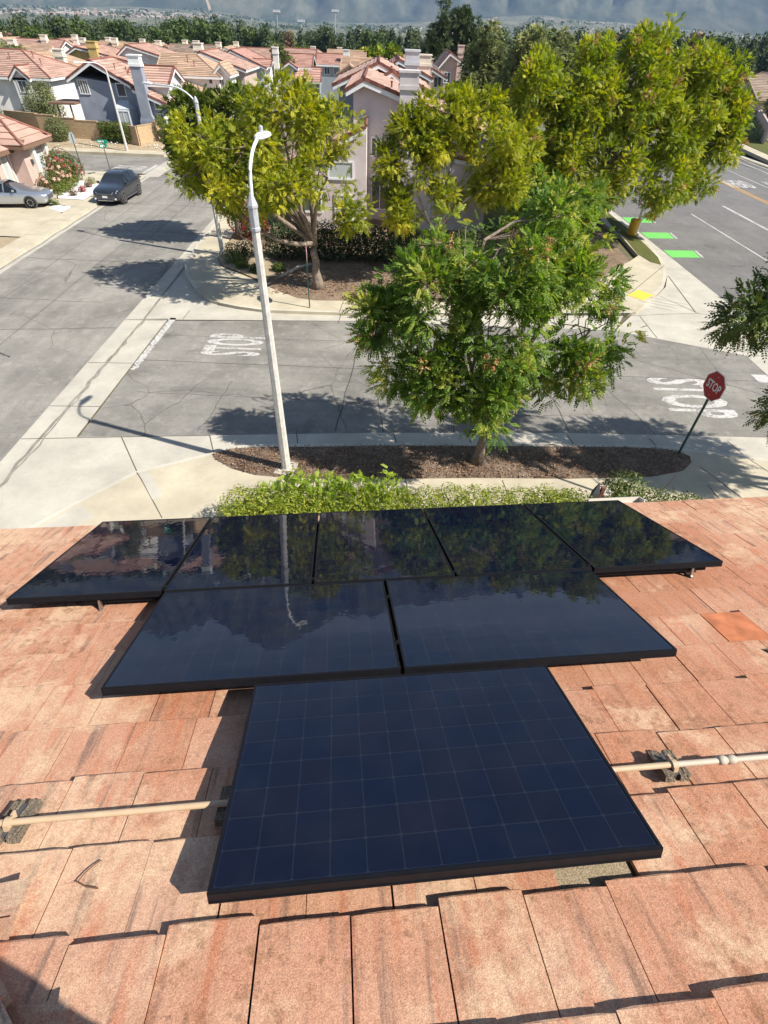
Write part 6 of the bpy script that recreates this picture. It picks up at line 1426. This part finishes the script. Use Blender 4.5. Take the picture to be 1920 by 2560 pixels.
b = MB(); b.tube([(-4.75, 25.4, .10), (-4.3, 25.9, .20), (-3.9, 26.5, .26), (-3.35, 27.1, .22)], [.05, .075, .07, .04], 8); tag(b.build('fallen_branch', M['bark2'], None, True), 'pale fallen branch lying on the soil left of the forked tree', 'branch')
bush('corner_shrub', 'shrubs on the soil right of the forked tree trunk', (1.5, 27.5, .05), [(1.2, 27.8, .8, .9, .7, .8), (2.8, 27.2, .6, .8, .7, .6), (4.4, 28.4, .9, 1.0, .8, .9)], 3600, .12, M['leaf_dark'], 63, tmid=.5)
# planting by the pink house
bush('rose_bush', 'rose bush full of pale pink blooms by the pink house corner', (-22.3, 40.9, 0), [(-22.3, 40.6, .7, .7, .7, .65), (-22.1, 41.6, .9, .7, .7, .75), (-22.5, 40.0, .5, .6, .5, .45)], 2400, .11, M['leaf_box'], 65, flower=M['petal_pink'], fn=130, fs=.16, tmid=.3)
bush('red_leaf_shrub', 'tall green shrub turning crimson at its top by the side street', (-22.7, 43.4, 0), [(-22.8, 43.2, 1.1, 1.0, 1.1, 1.0), (-22.6, 44.4, .8, .8, .8, .8), (-23.0, 42.4, 1.4, .7, .8, .6)], 3600, .13, M['leaf_box'], 66, tmid=.35, flower=M['leaf_crimson'], fn=130, fs=.15)
bush('low_hedge', 'low bright green hedge along the white gravel', (-21.8, 41.3, 0), [(-21.7, 39.8, .35, .4, .4, .35), (-21.6, 40.6, .4, .4, .5, .4), (-21.7, 41.5, .4, .4, .5, .4), (-21.8, 42.4, .35, .4, .5, .35)], 2600, .09, M['leaf_box'], 67, tmid=.75)
for i, (x, y, m_, lab) in enumerate(((-20.6, 40.9, 'leaf_crimson', 'rust red low plant in the white gravel'), (-20.75, 42.3, 'leaf_brown', 'brownish low plants at the back of the white gravel'), (-20.75, 39.8, 'leaf_brown', 'small brown tufted plant at the near side of the white gravel'), (-20.85, 37.25, 'leaf_box', 'small green plant behind the silver sedan'), (-20.95, 43.3, 'leaf_olive', 'grey green plant at the far tip of the white gravel'))):
    bush('gravel_plant', lab, (x, y, .0), [(x, y, .18, .28, .26, .2)], 320, .09, M[m_], 70 + i)
# plants across the main road
bush('median_shrubs', 'olive shrub bank across the main road at the right edge', (50, 86, -.6), [(49 + 1.5 * k, 80 + 3.0 * k, .1 + .1 * (k % 2), 1.5, 2.0, .9) for k in range(6)], 5200, .3, M['leaf_olive'], 76)
tree('verge_tree', 'slim small tree before the brown wall across the main road', (56, 91, -.7), 1.4, .09, [(56, 91, 2.6, 1.2, 1.1, 1.0), (56.4, 91.3, 1.6, .9, .9, .6)], 90, 8, .26, M['leaf_olive'], M['barkd'], 77, L=.5, pairs=3, wid=.4, spread=.4)

# ================================================================== TREE ROWS BEYOND THE ROOFS
def far_tree(name, label, lobes, n, size, mat, seed, group, tmid=.5):
    rng = np.random.default_rng(seed); root = empty(name, (0, 0, 0), label, 'tree', group)
    Q, _ = bush_quads(rng, lobes, n, size, .55, .55, .1)
    quads_obj('crown', Q, tmid + rng.normal(size=n) * .22 + np.sin(Q[:, 0, 2] * 1.7 + Q[:, 0, 0] * 2) * .1, mat, root)
    b = MB(); b.tube([(0, 0, -1.5), (.1, 0, 3), (0, 0, 9)], [.35, .25, .08], 6); b.build('trunk', M['barkd'], root); return root
def copy_tree(o, parent=None):
    c = o.copy(); COL.objects.link(c); c.parent = parent
    for ch in o.children: copy_tree(ch, c)
    return c
def conif(seed, h, w, n):
    r = random.Random(seed); return [(r.uniform(-.25, .25) * w * (1 - i / n), r.uniform(-.25, .25) * w, h * (.18 + .78 * i / n), w * (1.05 - .75 * i / n) * r.uniform(.85, 1.15), w * (1.05 - .75 * i / n), h / n * 1.1) for i in range(n)]
def broad(seed, h, w, n):
    r = random.Random(seed); return [(r.uniform(-.8, .8) * w, r.uniform(-.5, .5) * w, h * r.uniform(.3, .9), w * r.uniform(.45, .7), w * .6, h * r.uniform(.13, .2)) for i in range(n)]
TG = 'trees in the long row beyond the rooftops'
kinds = [far_tree('pine_tree', 'dark green pine in the long tree row beyond the rooftops', conif(1, 12, 2.6, 7), 3000, .75, M['leaf_euc'], 201, TG),
         far_tree('pine_tree', 'broad dark evergreen in the long tree row beyond the rooftops', broad(2, 11.5, 3.0, 12), 3400, .75, M['leaf_euc'], 202, TG, .6),
         far_tree('evergreen_tree', 'mid green round topped tree in the long tree row beyond the rooftops', broad(3, 10.5, 3.0, 10), 3000, .75, M['leaf_dark'], 203, TG, .35),
         far_tree('cypress_tree', 'narrow dark tree in the long tree row beyond the rooftops', conif(4, 12, 1.7, 8), 2400, .65, M['leaf_euc'], 204, TG, .4),
         far_tree('poplar_tree', 'bright green slender tree in the long tree row beyond the rooftops', conif(5, 9.5, 1.5, 7), 2200, .6, M['leaf_box'], 205, TG, .75),
         far_tree('bare_tree', 'rust brown tree in the long tree row beyond the rooftops', broad(6, 8.5, 2.4, 8), 1500, .6, M['leaf_brown'], 206, TG, .4)]
used = [False] * len(kinds)
rngt = random.Random(99)
def put(k, x, y, h, z=None):
    o = kinds[k] if not used[k] else copy_tree(kinds[k]); used[k] = True
    s = h / (12, 11.5, 10.5, 12, 9.5, 8.5)[k]; o.location = (x, y, (gz(y) - .3) if z is None else z); o.rotation_euler = (0, 0, rngt.uniform(0, 6.28)); o.scale = (s * rngt.uniform(.9, 1.15), s * rngt.uniform(.9, 1.15), s)
tops = [(-40, -.2), (-27, -.32), (-22, -.25), (-19, -.55), (-15, .05), (-12.5, -.05), (-10.3, -.35), (-8.5, -.4), (-6.8, -.65), (-5.3, .22), (-3.5, -.3), (-1, -.25), (2, -.1), (6, 0), (12, .3), (17, .3), (22, .2), (26, .3), (32, .4), (40, .4)]
def top_el(a):
    for (a0, e0), (a1, e1) in zip(tops[:-1], tops[1:]):
        if a0 <= a <= a1: return e0 + (e1 - e0) * (a - a0) / (a1 - a0)
    return -.3
a = -39.
while a < 33:
    d = rngt.uniform(185, 225) if a < -9 else rngt.uniform(200, 290); x, y = d * math.sin(R(a)), d * math.cos(R(a)); zt = 9 + d * math.tan(R(top_el(a) + rngt.uniform(-.32, .24))); z0 = gz(y) - .3
    w = rngt.random(); k = (0 if w < .34 else 1 if w < .62 else 2 if w < .78 else 3 if w < .93 else 4 if w < .97 else 5)
    if -6.3 < a < -4.4: k = 1
    put(k, x, y, zt - z0); a += rngt.uniform(.45, .85) * (1.0 if a < -9 else 1.15)
# shorter second row in front, and scattered nearer trees
for (az, d, h, k) in ((-31, 165, 6.5, 2), (-28.5, 160, 7.5, 5), (-26.5, 150, 9, 2), (-24, 168, 6.5, 3), (-19.2, 166, 7.5, 4), (-18.2, 165, 6.5, 5), (-14, 170, 7, 2), (-11, 172, 6.5, 2), (-8, 168, 7, 5), (-6.9, 170, 8, 4), (-6.2, 172, 8, 4), (-2, 165, 7, 2), (0.3, 150, 6.2, 2), (1.6, 165, 7, 3), (2.6, 160, 8, 3), (3.4, 175, 7, 2), (5, 185, 9, 1), (10, 190, 9.5, 1), (12, 210, 10, 3), (14, 200, 10.5, 0), (16, 220, 11, 5), (18, 210, 10.5, 0), (24, 215, 10, 2), (26.5, 205, 11, 0), (27.6, 212, 12, 3), (28.6, 208, 11, 0), (29.8, 214, 12, 0), (27.1, 190, 8, 4)):
    put(k, d * math.sin(R(az)), d * math.cos(R(az)), h)
tree('street_tree', 'bushy olive tree among the roofs at the top centre', (-15.5, 106, -1.2), 1.5, .15, [(-15.3, 106, 3.8, 1.2, 1.2, 1.2), (-15.8, 106, 5.2, .9, .9, 1.0), (-14.7, 106, 3.2, 1.0, 1, 1.0)], 150, 8, .26, M['leaf_olive'], M['barkd'], 120, L=.5, pairs=3, wid=.4, spread=.4, tmid=.35)
tree('street_tree', 'small olive tree between roofs above the ochre chimney', (-45.5, 124, -1.4), 1.5, .15, [(-45.5, 124, 3.4, 1.6, 1.4, 1.3), (-44.2, 124, 2.8, 1.3, 1.2, 1.1), (-46.9, 124, 2.8, 1.3, 1.2, 1.1)], 150, 8, .3, M['leaf_olive'], M['barkd'], 121, L=.5, pairs=3, wid=.4, spread=.45, tmid=.6)
tree('street_tree', 'small olive tree before the far roofs at the left edge', (-49.5, 92, -.8), 1.5, .15, [(-49.5, 92, 4.0, 1.5, 1.4, 1.2), (-48.0, 92, 3.2, 1.2, 1.2, 1.0), (-50.8, 92, 3.0, 1.2, 1.2, 1.0)], 150, 8, .28, M['leaf_olive'], M['barkd'], 122, L=.5, pairs=3, wid=.4, spread=.4, tmid=.5)
tree('street_tree', 'wide low green tree among roofs left of the spire pine', (-.5, 128, -1.6), 1.5, .2, [(-2, 128, 4.3, 2.2, 1.8, 1.2), (1, 128, 4.8, 2.4, 1.8, 1.2), (3.4, 128, 4.2, 1.8, 1.6, 1.1)], 220, 8, .34, M['leaf_big'], M['barkd'], 123, L=.6, pairs=3, wid=.4, spread=.5, tmid=.35)
# stadium light masts beyond the trees
for az, el, lab in ((-8.5, .62, 'tallest thin floodlight mast above the tree row'), (-3.85, .80, 'thin floodlight mast right of the round topped evergreen'), (-6.6, .12, 'short floodlight mast left of the round topped evergreen')):
    d = 330; x, y = d * math.sin(R(az)), d * math.cos(R(az)); zt = 9 + d * math.tan(R(el)); rt = empty('floodlight_mast', (x, y, -7), lab, 'floodlight', 'floodlight masts beyond the tree row')
    b = MB(); b.tube([(0, 0, 0), (0, 0, zt + 7)], [.3, .16], 8); b.build('mast', M['polecap'], rt)
    b = MB(); b.box((-1.6, -.1, zt + 6.1), (1.6, .1, zt + 6.35)); b.box((-1.6, -.1, zt + 7), (1.6, .1, zt + 7.25)); b.build('crossbar', M['polecap'], rt)
    for k in range(5): b = MB(); b.box((-1.5 + k * .7, -.4, zt + 6.35), (-1.1 + k * .7, .1, zt + 6.95)); b.build('floodlight', M['white'], rt)

# ================================================================== FAR LAND, TOWN, HAZE
def vnoise(rng, n=64):
    g = rng.random((n, n))
    def f(x, y):
        x = np.mod(x, n); y = np.mod(y, n); i = np.floor(x).astype(int); j = np.floor(y).astype(int); u = x - i; v = y - j; u = u * u * (3 - 2 * u); v = v * v * (3 - 2 * v)
        i1 = (i + 1) % n; j1 = (j + 1) % n; i %= n; j %= n
        return (g[i, j] * (1 - u) + g[i1, j] * u) * (1 - v) + (g[i, j1] * (1 - u) + g[i1, j1] * u) * v
    return f
vn = vnoise(np.random.default_rng(33))
def ridged(x, y, o=5):
    s = 0; a = 1; t = 0
    for k in range(o): s = s + a * (1 - np.abs(2 * vn(x * 2 ** k + 7 * k, y * 2 ** k + 3 * k) - 1)); t += a; a *= .5
    return s / t
def far_h(az, r):
    """height of the land at azimuth (deg) and distance (m)"""
    az = np.asarray(az, float); r = np.asarray(r, float)
    eb = np.interp(az, [-60, -28, -22, -14, -8, 0, 8, 13, 22, 29, 60], [.25, .15, .35, .42, -.10, .10, .72, 1.0, .62, .42, .4])
    es = np.interp(az, [-60, -40, -27, -19, -13, -7, -1, 5, 13, 21, 40, 60], [5.5, 6.6, 6.8, 6.2, 9.0, 7.2, 6.2, 4.9, 4.5, 4.9, 6, 5])
    x = r * np.sin(np.radians(az)); y = r * np.cos(np.radians(az))
    R0, R1, R2 = 1400., 4600., 7600.
    near = -6.5 + (r - 340) * -.004
    hb = 9 + R1 * np.tan(np.radians(eb)); t = np.clip((r - R0) / (R1 - R0), 0, 1); h = np.where(r < R0, near, -10.7 + (hb + 10.7) * t ** 1.15)
    h = h + np.clip((r - 900) / 2000, 0, 1) * 14 * (vn(x / 300, y / 300) - .5) * (r < R1 + 500)
    hs = 9 + R2 * np.tan(np.radians(es)); q = np.clip((r - R1) / (R2 - R1), 0, 1)
    rg = .6 * ridged(az / 2.6 + 30 + .35 * vn(x / 700, y / 700), r / 6500 + .5 * vn(x / 900 + 9, y / 900)) + .4 * ridged(x / 1200, y / 2500)
    hm = hb + (hs - hb) * (q ** 1.1) * (.62 + .55 * rg) + 620 * (rg - .55) * np.sin(np.clip(q * 1.15, 0, 1) * PI)
    h = np.where(q > 0, hm, h)
    return np.where(r > R2, h - (r - R2) * .5, h)
azs = np.linspace(-58, 58, 330); rs = np.concatenate([np.linspace(335, 1400, 16), np.linspace(1500, 4600, 40)[0:], np.linspace(4650, 8600, 110)])
A_, R_ = np.meshgrid(azs, rs); Hh = far_h(A_, R_); X_ = R_ * np.sin(np.radians(A_)); Y_ = R_ * np.cos(np.radians(A_))
nv = len(azs); V_ = np.stack([X_, Y_, Hh], -1).reshape(-1, 3); fs = []
for j in range(len(rs) - 1):
    for i in range(nv - 1): k = j * nv + i; fs.append((k, k + 1, k + nv + 1, k + nv))
me = bpy.data.meshes.new('mountains'); me.from_pydata(V_.tolist(), [], fs); me.polygons.foreach_set('use_smooth', [True] * len(fs))
b = NB('chaparral'); b.set(.95, .1)
f = b.noise(.0050, 8, .65, stretch=(1, .16, 1)); g = b.noise(.03, 5, .7, stretch=(1, .2, 1)); f2 = b.noise(.0009, 4)
gg = b.n('ShaderNodeNewGeometry'); sp = b.n('ShaderNodeSeparateXYZ'); b.l(gg.outputs['Position'], sp.inputs[0])
k = b.mix(b.rng(f, .42, .58), (.038, .050, .030), (.135, .130, .085)); k = b.mix(b.math('MULTIPLY', b.rng(g, .45, .68), .6), k, (.035, .055, .022))  # scrub tones; their contrast also paints in shaded gullies and lit ridges
low = b.rng(sp.outputs[2], 5, 60, 1, 0); k = b.mix(b.math('MULTIPLY', low, b.rng(g, .42, .6)), k, (.03, .05, .02))
b.col(k); me.materials.append(b.m)
b = NB('valley_floor'); b.set(.95, .1); f = b.noise(.012, 7, .7, stretch=(1, .25, 1)); g = b.noise(.05, 4, .7, stretch=(1, .3, 1))
k = b.mix(b.rng(f, .40, .62), (.10, .115, .06), (.24, .225, .165)); k = b.mix(b.math('MULTIPLY', b.rng(g, .5, .62), .6), k, (.05, .07, .035)); b.col(k); me.materials.append(b.m)
nr_ = int(np.searchsorted(rs, 4500)); mi_ = np.zeros(len(fs), dtype=np.int32); mi_[:nr_ * (nv - 1)] = 1; me.polygons.foreach_set('material_index', mi_); mo = bpy.data.objects.new('mountains', me); COL.objects.link(mo); mo['kind'] = 'structure'
# far town: a scatter of pale buildings and tree dots on the slope
rng = np.random.default_rng(44); tb = MB(); tt = MB()
def scatter(n, a0, a1, r0, r1):
    for k in range(n):
        az = rng.uniform(a0, a1); r = rng.uniform(r0, r1); z = float(far_h(az, r)); x, y = r * math.sin(R(az)), r * math.cos(R(az)); w = rng.uniform(4, 11) * r / 3000; dd = rng.uniform(5, 9); hh = rng.uniform(2.5, 5) * r / 3000
        tb.cur = int(rng.random() < .5); mx_ = Matrix.Translation((x, y, z)) @ Matrix.Rotation(rng.uniform(-.6, .6), 4, 'Z'); tb.mx = mx_; tb.box((-w / 2, -dd / 2, -2), (w / 2, dd / 2, hh)); 
        tb.add([(-w / 2 - .5, -dd / 2 - .5, hh), (w / 2 + .5, -dd / 2 - .5, hh), (w / 2 + .5, dd / 2 + .5, hh), (-w / 2 - .5, dd / 2 + .5, hh), (-w / 2, 0, hh + 2.2), (w / 2, 0, hh + 2.2)], [(0, 1, 5, 4), (2, 3, 4, 5), (1, 2, 5), (3, 0, 4)])
scatter(430, -24.5, -12.5, 2300, 3500); scatter(150, -32, -22, 2300, 3300); scatter(160, 11, 33, 2400, 3600); scatter(60, -3, 12, 1900, 3000)
tb.mx = None; o = tb.build('far_town', [M['st_town'], M['rf_brown']]); o['kind'] = 'stuff'
V = []
for k in range(4200):
    az = rng.uniform(-34, 34); r = 700 + 3200 * rng.random() ** 1.2
    if vn(az * .9 + 20, r / 260) < (.42 if az < -8 else .60): continue
    z = float(far_h(az, r)); V.append((r * math.sin(R(az)), r * math.cos(R(az)), z, r))
V = np.array(V); n = len(V); Q = []
for k in range(5):
    c = V[:, :3] + np.stack([rng.normal(size=n) * 3, rng.normal(size=n) * 3, rng.uniform(1, 7, n)], 1) * (V[:, 3:4] / 2200) ** .5
    a_ = unit(rng.normal(size=(n, 3))); nn_ = unit(rng.normal(size=(n, 3)) + np.array([0, -.6, .6])); bb = np.cross(nn_, a_); s_ = (rng.uniform(2, 5, n) * (V[:, 3] / 2200) ** .5)[:, None]
    Q.append(np.stack([c - bb * s_, c + np.cross(bb, nn_) * s_, c + bb * s_, c - np.cross(bb, nn_) * s_], 1))
o = quads_obj('far_woods', np.concatenate(Q), rng.random(n * 5), M['leaf_euc']); o['kind'] = 'stuff'
# pale tracks and a fire road on the slopes
def track(name, pts, w, label=None):
    b = MB(); P = [Vector((r * math.sin(R(a)), r * math.cos(R(a)), float(far_h(a, r)) + 3.)) for a, r in pts]; q = []
    for p, p2 in zip(pts[:-1], pts[1:]):
        for k in range(8):
            t = k / 8; a = p[0] + (p2[0] - p[0]) * t; r = p[1] + (p2[1] - p[1]) * t; q.append(Vector((r * math.sin(R(a)), r * math.cos(R(a)), float(far_h(a, r)) + 3.)))
    for c, d in zip(q[:-1], q[1:]):
        s = Vector((0, 0, w * .5)); t = (d - c).cross(Vector((0, 0, 1))).normalized() * w
        b.add([c - t, d - t, d + t, c + t], [(0, 1, 2, 3)])
    o = b.build(name, M['dirt']); o['kind'] = 'structure'
track('fire_road', [(-14.2, 5000), (-13.6, 4600), (-12.6, 4200), (-11.0, 3900), (-9.4, 3700)], 9); track('far_highway', [(9.4, 2600), (9.0, 3100), (8.6, 3700), (9.2, 4300), (7.8, 4550)], 14); track('far_highway', [(7.6, 4450), (8.8, 4400), (10.2, 4450)], 25)
# haze over the whole valley
b = MB(); b.box((-8200, -140, -60), (8200, 9200, 1500)); hz = b.build('haze', [])
hm = bpy.data.materials.new('haze_air'); hm.use_nodes = True; t = hm.node_tree; t.nodes.clear(); ho = t.nodes.new('ShaderNodeOutputMaterial'); pv = t.nodes.new('ShaderNodeVolumePrincipled')
pv.inputs['Color'].default_value = (.46, .66, 1, 1); pv.inputs['Density'].default_value = .000092; pv.inputs['Anisotropy'].default_value = .0
try: pv.inputs['Density Attribute'].default_value = ''
except Exception: pass
t.links.new(pv.outputs[0], ho.inputs['Volume']); hz.data.materials.append(hm); hz['kind'] = 'stuff'
for o in list(bpy.data.objects):
    if o.type == 'EMPTY' and not o.children: print('childless', o.name)
